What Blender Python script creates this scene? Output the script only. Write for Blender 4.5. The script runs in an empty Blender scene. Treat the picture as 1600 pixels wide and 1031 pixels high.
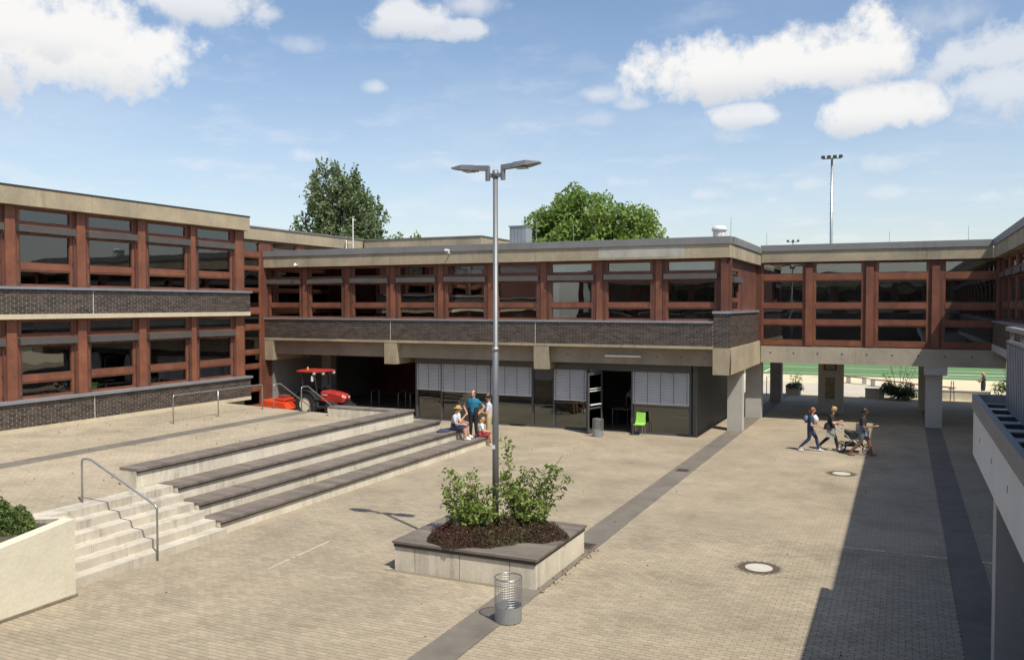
import bpy, bmesh, math, random
import numpy as np
from mathutils import Vector, Matrix, Quaternion
random.seed(7); rng = np.random.default_rng(7)
S = bpy.context.scene
COL = S.collection
R = math.radians

# ------------------------------------------------------------ camera
YAW, PITCH, HC, FPX = R(24.5), math.atan(39.5/1340), 5.3, 1340.0
cam = bpy.data.cameras.new('camera'); camo = bpy.data.objects.new('camera', cam); COL.objects.link(camo)
cam.sensor_width = 36; cam.lens = 36*FPX/1600; cam.clip_end = 3000; cam.clip_start = .05
camo.location = (0, 0, HC); camo.rotation_euler = (R(90)-PITCH, 0, YAW)
S.camera = camo
_f = Vector((-math.sin(YAW)*math.cos(PITCH), math.cos(YAW)*math.cos(PITCH), -math.sin(PITCH)))
_r = Vector((math.cos(YAW), math.sin(YAW), 0)); _u = _r.cross(_f)
def pixdir(x, y): return (_f*FPX + _r*(x-800) - _u*(y-515.5)).normalized()
def project(p):
    q = Vector(p)-Vector((0, 0, HC)); a = q.dot(_f)
    return 800+FPX*q.dot(_r)/a, 515.5-FPX*q.dot(_u)/a, a

# ------------------------------------------------------------ light
SUN = Vector((4.5, -2.75, 8)).normalized()
S.view_settings.view_transform = 'Standard'; S.view_settings.look = 'None'
S.view_settings.gamma = 1; S.view_settings.exposure = 0.08
sl = bpy.data.lights.new('sun', 'SUN'); sl.energy = 4.7; sl.angle = R(.53); sl.color = (1, .93, .80)
so = bpy.data.objects.new('sun', sl); COL.objects.link(so); so.location = (30, -20, 60)
so.rotation_euler = (-SUN).to_track_quat('-Z', 'Y').to_euler()

W = bpy.data.worlds.new('World'); S.world = W; W.use_nodes = True
def build_world():
    nt = W.node_tree; nt.nodes.clear(); N = nt.nodes.new; L = nt.links.new
    out = N('ShaderNodeOutputWorld')
    sky = N('ShaderNodeTexSky'); sky.sky_type = 'NISHITA'; sky.sun_disc = False
    sky.sun_elevation = math.asin(SUN.z); sky.sun_rotation = math.atan2(SUN.x, SUN.y)
    sky.air_density = 1.0; sky.dust_density = 1.2; sky.ozone_density = 1.6; sky.altitude = 50
    bg = N('ShaderNodeBackground'); bg.inputs[1].default_value = .145
    L(sky.outputs[0], bg.inputs[0])
    tc = N('ShaderNodeTexCoord'); D = tc.outputs['Generated']
    def math_(op, a, b=None, clamp=False):
        n = N('ShaderNodeMath'); n.operation = op; n.use_clamp = clamp
        for i, v in enumerate((a, b)):
            if v is None: continue
            if hasattr(v, 'links') or hasattr(v, 'is_linked'): L(v, n.inputs[i])
            else: n.inputs[i].default_value = v
        return n.outputs[0]
    def dot(v):
        n = N('ShaderNodeVectorMath'); n.operation = 'DOT_PRODUCT'; L(D, n.inputs[0]); n.inputs[1].default_value = v
        return n.outputs['Value']
    def noise(scale, detail, rough, vec=None):
        n = N('ShaderNodeTexNoise'); n.inputs['Scale'].default_value = scale; n.inputs['Detail'].default_value = detail
        n.inputs['Roughness'].default_value = rough; L(vec or D, n.inputs['Vector']); return n.outputs['Fac']
    def sstep(v, a, b):
        n = N('ShaderNodeMapRange'); n.interpolation_type = 'SMOOTHSTEP'; L(v, n.inputs[0])
        n.inputs[1].default_value = a; n.inputs[2].default_value = b; return n.outputs[0]
    n1 = noise(24, 10, .62); n2 = noise(8, 3, .5)
    fb = math_('ADD', math_('MULTIPLY', math_('SUBTRACT', n1, .5), 3.0), math_('MULTIPLY', math_('SUBTRACT', n2, .5), 2.6))
    # cumulus clouds: direction, half width, half height, opacity
    cl = [(70, 72, 130, 80, 1), (30, 40, 90, 60, 1), (150, 108, 75, 32, .9), (310, 6, 70, 30, .8), (412, 23, 28, 12, .6), (640, 30, 55, 28, .8), (700, 48, 40, 16, .7), (735, 8, 45, 18, .6),
          (470, 72, 40, 18, .35), (588, 138, 26, 12, .55), (1225, 102, 165, 50, 1), (1330, 95, 90, 40, .8), (1375, 175, 88, 36, .95), (1170, 182, 48, 18, .8),
          (1545, 85, 85, 45, .65), (1570, 130, 70, 50, .65), (1490, 32, 75, 30, .4), (1545, 168, 35, 20, .5), (935, 148, 34, 16, .6), (990, 163, 28, 12, .5), (930, 188, 55, 16, .35),
          (478, 243, 50, 20, .6), (1375, 255, 50, 26, .5), (1270, 288, 60, 22, .5), (1540, 308, 90, 26, .6), (1385, 302, 50, 18, .5), (1100, 305, 40, 18, .5), (1205, 313, 26, 12, .5),
          (690, 240, 50, 12, .45), (190, 285, 60, 12, .3), (985, 285, 60, 20, .6), (1000, 120, 60, 14, .15), (1480, 360, 90, 16, .4), (1330, 345, 50, 14, .4), (700, 335, 40, 12, .35)]
    dens = None; low = None
    for (x, y, w, h, o) in cl:
        c = pixdir(x, y); rt = c.cross(Vector((0, 0, 1))).normalized(); up = rt.cross(c)
        k = 1/FPX
        a = math_('MULTIPLY', dot(rt), 1/(w*k*1.12)); b = math_('MULTIPLY', dot(up), 1/(h*k*1.12))
        # flatter underside
        bneg = math_('MULTIPLY', math_('MINIMUM', b, 0.0), 1.25); bb = math_('ADD', math_('MAXIMUM', b, 0.0), bneg)
        d2 = math_('ADD', math_('MULTIPLY', a, a), math_('MULTIPLY', bb, bb))
        front = math_('GREATER_THAN', dot(c), .5)
        m = math_('SUBTRACT', 1.0, math_('SQRT', d2))
        m = math_('ADD', math_('ADD', m, .17 if o > .6 else .12), math_('MULTIPLY', fb, .66))
        m = math_('MULTIPLY', math_('MULTIPLY', sstep(m, .0, .6 if o > .6 else 1.2), front), o)
        dens = m if dens is None else math_('MAXIMUM', dens, m)
        s = math_('MULTIPLY', m, sstep(b, .1, -.9)); low = s if low is None else math_('MAXIMUM', low, s)
    # thin veil everywhere, denser near the horizon
    sep = N('ShaderNodeSeparateXYZ'); L(D, sep.inputs[0])
    zz = math_('ADD', math_('MAXIMUM', sep.outputs[2], 0.0), .12)
    comb = N('ShaderNodeCombineXYZ'); L(math_('DIVIDE', sep.outputs[0], zz), comb.inputs[0]); L(math_('DIVIDE', sep.outputs[1], zz), comb.inputs[1])
    n3 = noise(.9, 6, .6, comb.outputs[0])
    n4 = noise(2.6, 7, .62, comb.outputs[0])
    veil = math_('ADD', math_('MULTIPLY', sstep(n3, .45, .85), .22), math_('MULTIPLY', sstep(n4, .5, .8), .34))
    hz = math_('MULTIPLY', sstep(sep.outputs[2], .34, .0), .3)
    veil = math_('ADD', veil, hz)
    fac = math_('MAXIMUM', dens, math_('MINIMUM', veil, .6))
    mixc = N('ShaderNodeMix'); mixc.data_type = 'RGBA'
    mixc.inputs[6].default_value = (1.0, .99, .975, 1); mixc.inputs[7].default_value = (.66, .69, .74, 1)
    L(math_('MULTIPLY', low, .8, True), mixc.inputs[0])
    bc = N('ShaderNodeBackground'); bc.inputs[1].default_value = .9; L(mixc.outputs[2], bc.inputs[0])
    ms = N('ShaderNodeMixShader'); L(fac, ms.inputs[0]); L(bg.outputs[0], ms.inputs[1]); L(bc.outputs[0], ms.inputs[2])
    L(ms.outputs[0], out.inputs[0])
build_world()

# ------------------------------------------------------------ materials
MATS = {}
def mat(name, col, rough=.8, var=.12, scale=1.5, bump=0., bscale=30, metal=0., col2=None, streak=0., island=0., spec=.5, patch=0., transl=0.):
    if name in MATS: return MATS[name]
    m = bpy.data.materials.new(name); MATS[name] = m; m.use_nodes = True
    nt = m.node_tree; N = nt.nodes.new; L = nt.links.new
    b = nt.nodes['Principled BSDF']; b.inputs['Roughness'].default_value = rough; b.inputs['Metallic'].default_value = metal
    b.inputs['Specular IOR Level'].default_value = spec
    tc = N('ShaderNodeTexCoord'); P = tc.outputs['Object']
    def noise(sc, det=4, rg=.6, vec=None):
        n = N('ShaderNodeTexNoise'); n.inputs['Scale'].default_value = sc; n.inputs['Detail'].default_value = det; n.inputs['Roughness'].default_value = rg
        L(vec or P, n.inputs['Vector']); return n.outputs['Fac']
    def mul(c, fac_sock, lo, hi, a=.3, bb=.7):
        mr = N('ShaderNodeMapRange'); L(fac_sock, mr.inputs[0]); mr.inputs[1].default_value = a; mr.inputs[2].default_value = bb
        mr.inputs[3].default_value = lo; mr.inputs[4].default_value = hi
        x = N('ShaderNodeMix'); x.data_type = 'RGBA'; x.blend_type = 'MULTIPLY'; x.inputs[0].default_value = 1
        L(c, x.inputs[6]); L(mr.outputs[0], x.inputs[7]); return x.outputs[2]
    rgb = N('ShaderNodeRGB'); rgb.outputs[0].default_value = (*col, 1); c = rgb.outputs[0]
    if col2:
        mx = N('ShaderNodeMix'); mx.data_type = 'RGBA'; L(c, mx.inputs[6]); mx.inputs[7].default_value = (*col2, 1)
        mr = N('ShaderNodeMapRange'); L(noise(scale*.7, 5), mr.inputs[0]); mr.inputs[1].default_value = .38; mr.inputs[2].default_value = .64
        L(mr.outputs[0], mx.inputs[0]); c = mx.outputs[2]
    if var: c = mul(c, noise(scale), 1-var, 1+var)
    if var: c = mul(c, noise(scale*14, 3), 1-var*.6, 1+var*.6)
    if patch:
        c = mul(c, noise(.7, 8, .68), 1.05, .80, .48, .72); c = mul(c, noise(5, 5, .75), 1.02, .90, .54, .72)
    if patch: c = mul(c, noise(.22, 3), 1-patch, 1+patch*.6)
    if streak:      # vertical rain streaks
        mp = N('ShaderNodeMapping'); mp.inputs['Scale'].default_value = (5, 5, .55); L(P, mp.inputs[0])
        ml = N('ShaderNodeMath'); ml.operation = 'MULTIPLY'; mk = N('ShaderNodeMapRange'); L(noise(.55, 3), mk.inputs[0]); mk.inputs[1].default_value = .42; mk.inputs[2].default_value = .66
        sn = N('ShaderNodeMapRange'); L(noise(1, 6, .72, mp.outputs[0]), sn.inputs[0]); sn.inputs[1].default_value = .46; sn.inputs[2].default_value = .68
        L(mk.outputs[0], ml.inputs[0]); L(sn.outputs[0], ml.inputs[1])
        c = mul(c, ml.outputs[0], 1., 1-streak*1.3, 0, 1)
    if island:
        g = N('ShaderNodeNewGeometry'); oi = N('ShaderNodeObjectInfo')
        ad = N('ShaderNodeMath'); L(g.outputs['Random Per Island'], ad.inputs[0]); L(oi.outputs['Random'], ad.inputs[1])
        fr = N('ShaderNodeMath'); fr.operation = 'FRACT'; L(ad.outputs[0], fr.inputs[0])
        c = mul(c, fr.outputs[0], 1-island, 1+island, 0, 1)
    L(c, b.inputs['Base Color'])
    if bump:
        bp = N('ShaderNodeBump'); bp.inputs['Strength'].default_value = bump; bp.inputs['Distance'].default_value = .02
        L(noise(bscale, 4), bp.inputs['Height']); L(bp.outputs[0], b.inputs['Normal'])
    if transl:
        tr = N('ShaderNodeBsdfTranslucent'); L(c, tr.inputs[0]); ms = N('ShaderNodeMixShader'); ms.inputs[0].default_value = transl
        L(b.outputs[0], ms.inputs[1]); L(tr.outputs[0], ms.inputs[2]); L(ms.outputs[0], nt.nodes['Material Output'].inputs[0])
    return m
def glass_mat(name, tint, refl=1.0):
    m = bpy.data.materials.new(name); m.use_nodes = True; nt = m.node_tree; N = nt.nodes.new; L = nt.links.new
    nt.nodes.remove(nt.nodes['Principled BSDF'])
    t = N('ShaderNodeBsdfTransparent'); t.inputs[0].default_value = (*tint, 1)
    g = N('ShaderNodeBsdfGlossy'); g.inputs['Roughness'].default_value = .01; g.inputs[0].default_value = (refl, refl, refl, 1)
    f = N('ShaderNodeFresnel'); f.inputs[0].default_value = 2.1
    # slight waviness of the sheet
    tc = N('ShaderNodeTexCoord'); n = N('ShaderNodeTexNoise'); n.inputs['Scale'].default_value = .8; n.inputs['Detail'].default_value = 1
    L(tc.outputs['Object'], n.inputs['Vector']); bp = N('ShaderNodeBump'); bp.inputs['Strength'].default_value = .06; bp.inputs['Distance'].default_value = .1
    L(n.outputs['Fac'], bp.inputs['Height']); L(bp.outputs[0], g.inputs['Normal'])
    ms = N('ShaderNodeMixShader'); L(f.outputs[0], ms.inputs[0]); L(t.outputs[0], ms.inputs[1]); L(g.outputs[0], ms.inputs[2])
    L(ms.outputs[0], nt.nodes['Material Output'].inputs[0]); MATS[name] = m; return m
def paver_mat(name, col, bw=.2, bh=.1):
    m = mat(name, col, .9, .10, .6, .25, 60, patch=.16)
    nt = m.node_tree; N = nt.nodes.new; L = nt.links.new; b = nt.nodes['Principled BSDF']
    src = b.inputs['Base Color'].links[0].from_socket
    tc = N('ShaderNodeTexCoord'); br = N('ShaderNodeTexBrick'); L(tc.outputs['Object'], br.inputs['Vector'])
    br.inputs['Color1'].default_value = (1.07, 1.06, 1.04, 1); br.inputs['Color2'].default_value = (.92, .92, .92, 1); br.inputs['Mortar'].default_value = (.55, .53, .5, 1)
    br.inputs['Scale'].default_value = 1; br.inputs['Brick Width'].default_value = bw; br.inputs['Row Height'].default_value = bh; br.inputs['Mortar Size'].default_value = .004
    x = N('ShaderNodeMix'); x.data_type = 'RGBA'; x.blend_type = 'MULTIPLY'; x.inputs[0].default_value = 1
    L(src, x.inputs[6]); L(br.outputs['Color'], x.inputs[7]); L(x.outputs[2], b.inputs['Base Color']); return m

PAV = (.34, .287, .208)
M_pave = paver_mat('paving', PAV); M_pavel = paver_mat('terrace_paving', (.37, .315, .23))
M_paver = mat('paver', PAV, .9, .10, .6, .25, 60, island=.10, patch=.15)
M_joint = mat('joint_sand', (.20, .17, .125), .95, .2, 3)
M_strip = mat('dark_paving', (.165, .145, .12), .85, .12, 2, .2, 50, patch=.12)
M_conc = mat('tan_concrete', (.40, .335, .225), .9, .13, .9, .3, 25, col2=(.31, .265, .19), streak=.30)
M_concg = mat('grey_concrete', (.46, .45, .42), .85, .08, 1.2, .2, 30, streak=.08)
M_beam = mat('beam_concrete', (.30, .25, .18), .9, .12, 1.1, .3, 25, col2=(.25, .21, .155), streak=.15)
M_white = mat('white_concrete', (.68, .63, .52), .85, .1, 1.2, .2, 30, col2=(.58, .53, .43), streak=.42)
M_step = mat('step_concrete', (.53, .485, .40), .85, .12, 2, .2, 30, streak=.4, island=.06)
M_wood = mat('grey_decking', (.175, .148, .125), .75, .15, 2, .3, 40, island=.2)
M_red = mat('red_brown_frame', (.225, .085, .045), .6, .2, 1.3, .1, 20, col2=(.165, .062, .036), streak=.3)
M_red2 = mat('red_brown_cladding', (.15, .055, .033), .65, .2, 1.2, .1, 20, col2=(.11, .042, .027), streak=.3)
M_brick = mat('dark_brick', (.075, .056, .046), .6, .2, 6, .3, 60, island=.4)
M_mortar = mat('mortar', (.45, .41, .33), .95, .15, 3, .3, 60)
M_zinc = mat('zinc', (.36, .38, .41), .45, .10, 2, metal=.55, streak=.15)
M_cap = mat('grey_metal_trim', (.20, .20, .198), .6, .08, 1, metal=.05, streak=.15)
M_box = mat('awning_grey', (.075, .071, .067), .6, .1, 2, streak=.12)
M_dark = mat('dark_metal', (.035, .037, .04), .45, .1, 2)
M_anthr = mat('anthracite', (.075, .078, .082), .5, .08, 2)
M_slat = mat('blind_slat', (.78, .76, .73), .5, .05, 2)
M_rod = mat('steel_rod', (.09, .075, .07), .5, .1, 3, metal=.4)
M_steel = mat('galvanised_steel', (.42, .42, .42), .38, .1, 5, metal=.8)
M_lampm = mat('lamp_grey', (.20, .205, .21), .45, .06, 3, metal=.4)
M_int = mat('interior_dark', (.22, .21, .195), .9, .15, .6)
M_intl = mat('interior_pale', (.30, .29, .27), .9, .1, .6)
M_blind = mat('inner_blind', (.82, .81, .78), .8, .06, 3)
M_roof = mat('roof_gravel', (.2, .19, .18), .95, .15, 2, .4, 60)
M_soil = mat('soil', (.08, .06, .045), .95, .3, 4, .5, 40)
M_lens = mat('lamp_lens', (.55, .55, .5), .3, .05)
M_pane = glass_mat('window_glass', (.84, .88, .88))
M_paned = glass_mat('shopfront_glass', (.36, .46, .44))
M_skin = mat('skin', (.50, .29, .20), .55, .05); M_skin2 = mat('skin_brown', (.20, .105, .065), .55, .05)
_cm = {}
def cmat(c, rough=.8, metal=0, **k):
    key = (c, rough, metal)
    if key not in _cm: _cm[key] = mat('tone_%d' % len(_cm), c, rough, k.get('var', .08), k.get('scale', 5), metal=metal)
    return _cm[key]

# ------------------------------------------------------------ mesh helpers
class MB:
    def __init__(s, fr=None): s.v = []; s.f = []; s.m = []; s.mi = 0; s.fr = fr
    def pt(s, p):
        s.v.append(s.fr(*p) if s.fr else tuple(p)); return len(s.v)-1
    def face(s, idx): s.f.append(tuple(idx)); s.m.append(s.mi)
    def box(s, x0, x1, y0, y1, z0, z1):
        i = len(s.v)
        for z in (z0, z1):
            for (x, y) in ((x0, y0), (x1, y0), (x1, y1), (x0, y1)): s.pt((x, y, z))
        for q in ((3, 2, 1, 0), (4, 5, 6, 7), (0, 1, 5, 4), (1, 2, 6, 5), (2, 3, 7, 6), (3, 0, 4, 7)): s.face([i+k for k in q])
        return s
    def hexa(s, pts):     # 8 points: bottom ring 4, top ring 4
        i = len(s.v)
        for p in pts: s.pt(p)
        for q in ((3, 2, 1, 0), (4, 5, 6, 7), (0, 1, 5, 4), (1, 2, 6, 5), (2, 3, 7, 6), (3, 0, 4, 7)): s.face([i+k for k in q])
        return s
    def quad(s, *p):
        i = len(s.v)
        for q in p: s.pt(q)
        s.face(range(i, i+len(p))); return s
    def tube(s, path, r, n=8, caps=True, closed=False):
        path = [Vector(p) for p in path]; m = len(path); rings = []
        rr = r if isinstance(r, (list, tuple)) else [r]*m
        up = None
        for k, p in enumerate(path):
            t = (path[(k+1) % m]-path[k-1]) if (closed or 0 < k < m-1) else ((path[1]-path[0]) if k == 0 else (path[-1]-path[-2]))
            t.normalize()
            if up is None: up = Vector((0, 0, 1)) if abs(t.z) < .9 else Vector((1, 0, 0))
            a = t.cross(up)
            if a.length < 1e-4: a = t.orthogonal()
            a.normalize(); b = a.cross(t).normalized(); up = b
            rings.append([s.pt(p+a*rr[k]*math.cos(2*math.pi*j/n)+b*rr[k]*math.sin(2*math.pi*j/n)) for j in range(n)])
        for k in range(m if closed else m-1):
            A, B = rings[k], rings[(k+1) % m]
            for j in range(n): s.face((A[j], A[(j+1) % n], B[(j+1) % n], B[j]))
        if caps and not closed: s.face(rings[0][::-1]); s.face(rings[-1])
        return s
    def lathe(s, prof, c, n=16, axis='z'):
        rings = []
        for (r, h) in prof:
            ring = []
            for j in range(n):
                a = 2*math.pi*j/n; u, v = r*math.cos(a), r*math.sin(a)
                p = {'z': (u, v, h), 'y': (u, h, v), 'x': (h, u, v)}[axis]
                ring.append(s.pt((c[0]+p[0], c[1]+p[1], c[2]+p[2])))
            rings.append(ring)
        for A, B in zip(rings, rings[1:]):
            for j in range(n): s.face((A[j], A[(j+1) % n], B[(j+1) % n], B[j]))
        s.face(rings[0][::-1]); s.face(rings[-1]); return s
    def build(s, name, mats, parent=None, smooth=False, fix=True):
        me = bpy.data.meshes.new(name); me.from_pydata(s.v, [], s.f)
        mats = mats if isinstance(mats, (list, tuple)) else [mats]
        for m in mats: me.materials.append(m)
        if any(s.m): me.polygons.foreach_set('material_index', s.m)
        if fix:
            bm = bmesh.new(); bm.from_mesh(me); bmesh.ops.recalc_face_normals(bm, faces=bm.faces); bm.to_mesh(me); bm.free()
        if smooth: me.polygons.foreach_set('use_smooth', [True]*len(me.polygons))
        me.update()
        return link(name, me, parent)
def wloc(o):
    v = Vector((0, 0, 0))
    while o: v += o.location; o = o.parent
    return v
def link(name, me, parent=None):
    o = bpy.data.objects.new(name, me); COL.objects.link(o)
    if parent: o.parent = parent; o.location = -wloc(parent)
    return o
def tag(o, label=None, cat=None, group=None, kind=None):
    if label: o['label'] = label
    if cat: o['category'] = cat
    if group: o['group'] = group
    if kind: o['kind'] = kind
    return o
def thing(name, label, cat, loc, group=None):
    o = bpy.data.objects.new(name, None); COL.objects.link(o); o.location = loc; o.empty_display_size = .3
    return tag(o, label, cat, group)
def B(name, m, parent, *boxes, fr=None):
    mb = MB(fr)
    for b in boxes: mb.box(*b)
    return mb.build(name, m, parent)
def copy_tree(o, parent=None):
    c = o.copy(); COL.objects.link(c); c.parent = parent
    for ch in o.children: copy_tree(ch, c)
    return c

# facade frames: (u along, w outward, z)
def fr_main(Y): return lambda u, w, z: (u, Y-w, z)
def fr_left(X): return lambda u, w, z: (X+w, u, z)
def fr_right(X): return lambda u, w, z: (X-w, u, z)

# ------------------------------------------------------------ ground and paving
def in_planter(x, y): return -9.3 < x < -6.05 and 14.4 < y < 17.35
STR1, STR2 = (-6.68, -6.02), (.92, 1.55)
g = MB()
# courtyard: jointing bed below the loose pavers, paved sheet around them
PX0, PX1, PY0, PY1 = -13.6, 3.6, 8.0, 20.0
g.mi = 1; g.quad((PX0, PY0, -.012), (PX1, PY0, -.012), (PX1, PY1, -.012), (PX0, PY1, -.012)); g.mi = 0
for (a, b, c, d) in ((-900, PX0, -60, 53), (PX1, 900, -60, 53), (PX0, PX1, -60, PY0), (PX0, PX1, PY1, 53)):
    g.quad((a, c, 0), (b, c, 0), (b, d, 0), (a, d, 0))
g.mi = 2; g.quad((-900, 53, 0), (900, 53, 0), (900, 2500, 0), (-900, 2500, 0))
M_sand = mat('sand_court', (.62, .54, .36), .95, .08, .4, .2, 40)
ground = tag(g.build('ground', [M_pave, M_joint, M_sand], None, fix=False), kind='structure')
# individual pavers in running bond
cells = []
ny = round((PY1-PY0)/.1)
for j in range(ny):
    y0 = PY0+j*.1; off = .1*(j % 2); nx = round((PX1-PX0)/.2)
    for i in range(-1, nx+1):
        x0 = max(PX0+i*.2+off, PX0); x1 = min(PX0+(i+1)*.2+off, PX1)
        if x1-x0 < .03: continue
        for (sa, sb) in (STR1, STR2):
            if x0 < sa < x1: x1 = sa
            elif x0 < sb < x1: x0 = sb
        if x1-x0 < .02: continue
        xc, yc = (x0+x1)/2, y0+.05
        if in_planter(xc, yc) or (STR1[0] < xc < STR1[1]) or (STR2[0] < xc < STR2[1]): continue
        u, v, dd = project((xc, yc, 0))
        vis = dd > 0 and 6 < u < 1594 and v < 1026
        if not vis and not (dd > 0 and -60 < u < 1660 and v < 1100): continue
        cells.append((dd if vis and x1-x0 > .19 and not (620 < u < 840 and v < 985) and u < 1500 else 1e9, x0, x1, y0))
cells.sort(key=lambda c: c[0])
def paver_geo(mb, x0, x1, y0, dz=0., gpx=.004):
    z1 = dz; e = .004
    i = len(mb.v)
    for (x, y) in ((x0+gpx, y0+gpx), (x1-gpx, y0+gpx), (x1-gpx, y0+.1-gpx), (x0+gpx, y0+.1-gpx)): mb.v.append((x, y, -.012))
    for (x, y) in ((x0+gpx+e, y0+gpx+e), (x1-gpx-e, y0+gpx+e), (x1-gpx-e, y0+.1-gpx-e), (x0+gpx+e, y0+.1-gpx-e)): mb.v.append((x, y, z1))
    for q in ((4, 5, 6, 7), (0, 1, 5, 4), (1, 2, 6, 5), (2, 3, 7, 6), (3, 0, 4, 7)): mb.face([i+k for k in q])
pm = MB(); paver_geo(pm, -.1, .1, -.05)
pmesh = None
for (_, x0, x1, y0) in cells[:300]:
    if pmesh is None: o = pm.build('paver', M_paver, None, fix=False); pmesh = o.data
    else: o = bpy.data.objects.new('paver', pmesh); COL.objects.link(o)
    o.parent = ground; o.location = ((x0+x1)/2, y0+.05, random.uniform(-.002, .002))
pm = MB()
for (_, x0, x1, y0) in cells[300:]: paver_geo(pm, x0, x1, y0, random.uniform(-.002, .002))
tag(pm.build('paver_field', M_paver, ground, fix=False), kind='stuff')
# dark paving strips
s = MB(); s.box(STR1[0], STR1[1], -20, 52.9, -.1, .006); tag(s.build('paving_strip', M_strip), kind='structure')
s = MB(); s.box(STR2[0], STR2[1], -20, 52.9, -.1, .006); tag(s.build('paving_strip', M_strip), kind='structure')
# drain grates in the strip
for (x, y) in ((-6.35, 27.1), (-6.3, 17.7)):
    t = thing('drain_grate', 'small rusty drain grate in dark paving strip ' + ('near the cafe' if y > 20 else 'beside the planter'), 'drain', (x, y, .006), 'drain grates in the dark strip')
    B('frame', cmat((.10, .07, .05)), t, (x-.2, x+.2, y-.2, y-.16, .004, .02), (x-.2, x+.2, y+.16, y+.2, .004, .02), (x-.2, x-.16, y-.16, y+.16, .004, .02), (x+.16, x+.2, y-.16, y+.16, .004, .02))
    B('bar', cmat((.07, .05, .04)), t, *[(x-.16, x+.16, y-.14+k*.055, y-.11+k*.055, .004, .016) for k in range(6)])
# manholes
for (x, y, r, lb) in ((-2.58, 17.66, .27, 'large round manhole cover with dark ring in front paving'), (-1.69, 28.65, .27, 'round manhole cover with dark ring near the walkers')):
    t = thing('manhole', lb, 'manhole', (x, y, 0))
    MB().lathe([(r, .001), (r, .012), (r*.97, .014)], (x, y, 0), 32).build('cover', cmat((.52, .49, .42)), t)
    m = MB()
    for k in range(32):
        a, b = 2*math.pi*k/32, 2*math.pi*(k+1)/32
        m.hexa([(x+q*math.cos(c), y+q*math.sin(c), z) for z in (.001, .01) for (q, c) in ((r*1.02, a), (r*1.5, a), (r*1.5, b), (r*1.02, b))])
    m.build('ring', cmat((.10, .07, .05)), t)
    for k in range(20):
        a = 2*math.pi*k/20; q = r*1.64
        MB().lathe([(.042, .001), (.038, .012)], (x+q*math.cos(a), y+q*math.sin(a), 0), 6).build('cobble', cmat((.22, .19, .15)), t)

ck = MB()
for k in range(26):
    f_ = k/26; a = Vector((-11.54, 13.44, 0)).lerp(Vector((-11.65, 15.69, 0)), f_)
    if random.random() < .8: ck.box(a.x-.03, a.x+.03, a.y, a.y+.07, .001, .0045)
tag(ck.build('chalk_line', cmat((.50, .46, .38))), kind='structure')
# ------------------------------------------------------------ upper terrace, stairs, seating tiers
def tz(x): return 1.02+.03*max(0, -16.1-x)
m = MB()
tx = [-16.1, -18.4, -20.7, -21.3, -23.3, -25.25]
TY0, TY1 = 4., 26.9
for a, b in zip(tx, tx[1:]):
    m.mi = 1 if (a, b) == (-20.7, -21.3) else 0
    m.quad((b, TY0, tz(b)), (a, TY0, tz(a)), (a, TY1, tz(a)), (b, TY1, tz(b)))
m.mi = 2
m.quad((-25.25, TY1, 0), (-16.1, TY1, 0), (-16.1, TY1, tz(-16.1)), (-25.25, TY1, tz(-25.25)))
m.quad((-16.1, TY0, 0), (-16.1, TY1, 0), (-16.1, TY1, 1.02), (-16.1, TY0, 1.02))
m.quad((-25.25, TY0, 0), (-16.1, TY0, 0), (-16.1, TY0, 1.02), (-25.25, TY0, tz(-25.25)))
terr = tag(m.build('terrace', [M_pavel, M_strip, M_white], None, fix=False), kind='structure')
# lower yard behind the terrace
m = MB(); m.hexa([(-28.3, 26.95, -.1), (-16.5, 26.95, -.1), (-16.5, 34.1, -.1), (-28.3, 34.1, -.1), (-28.3, 26.95, .3), (-16.5, 26.95, .008), (-16.5, 34.1, .008), (-28.3, 34.1, .12)])
tag(m.build('yard_paving', M_pavel), kind='structure')
# stairs down from the terrace
st = thing('stairs', 'pale concrete steps with six risers beside the tiered seating', 'stairs', (-15.2, 13, 0))
RS, TR, SX = .17, .325, -14.05
for k in range(6):
    cuts = sorted([10.92, 15.05] + [11.0+random.uniform(.9, 1.5)+j*1.25 for j in range(3)])
    cuts = [c for c in cuts if 10.9 <= c <= 15.05]
    for a, b in zip(cuts, cuts[1:]):
        B('step', M_step, st, (SX-TR*k-TR-.02 if k < 5 else -16.35, SX-TR*k, a+.003, b-.003, (RS*k-.12 if k else -.05), RS*(k+1) + (.0 if k < 5 else .002)))
# stair handrail
def rail(name, label, pts, posts, r=.022, cat='handrail', m=M_steel, group=None):
    t = thing(name, label, cat, posts[0][0], group)
    def smooth(pp):
        out = [Vector(pp[0])]
        for i in range(1, len(pp)-1):
            a, b, c = Vector(pp[i-1]), Vector(pp[i]), Vector(pp[i+1]); q = .09
            p0 = b+(a-b).normalized()*q; p1 = b+(c-b).normalized()*q
            for k in range(5):
                s_ = k/4; out.append(p0*(1-s_)**2+b*2*s_*(1-s_)+p1*s_*s_)
        return out+[Vector(pp[-1])]
    MB().tube(smooth(pts), r, 10).build('rail', m, t, True)
    for (a, b) in posts[1:] if len(posts) > 1 else []:
        MB().tube([a, b], r*.9, 8).build('post', m, t, True)
    return t
rail('stair_handrail', 'bent steel handrail down the middle of the pale steps', [(-16.1, 12.92, 1.0), (-16.1, 12.92, 1.98), (-15.85, 12.93, 1.98), (-14.0, 13.0, 1.13), (-14.0, 13.0, 0)], [((-16.1, 12.92, 1.02), 0)])
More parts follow.
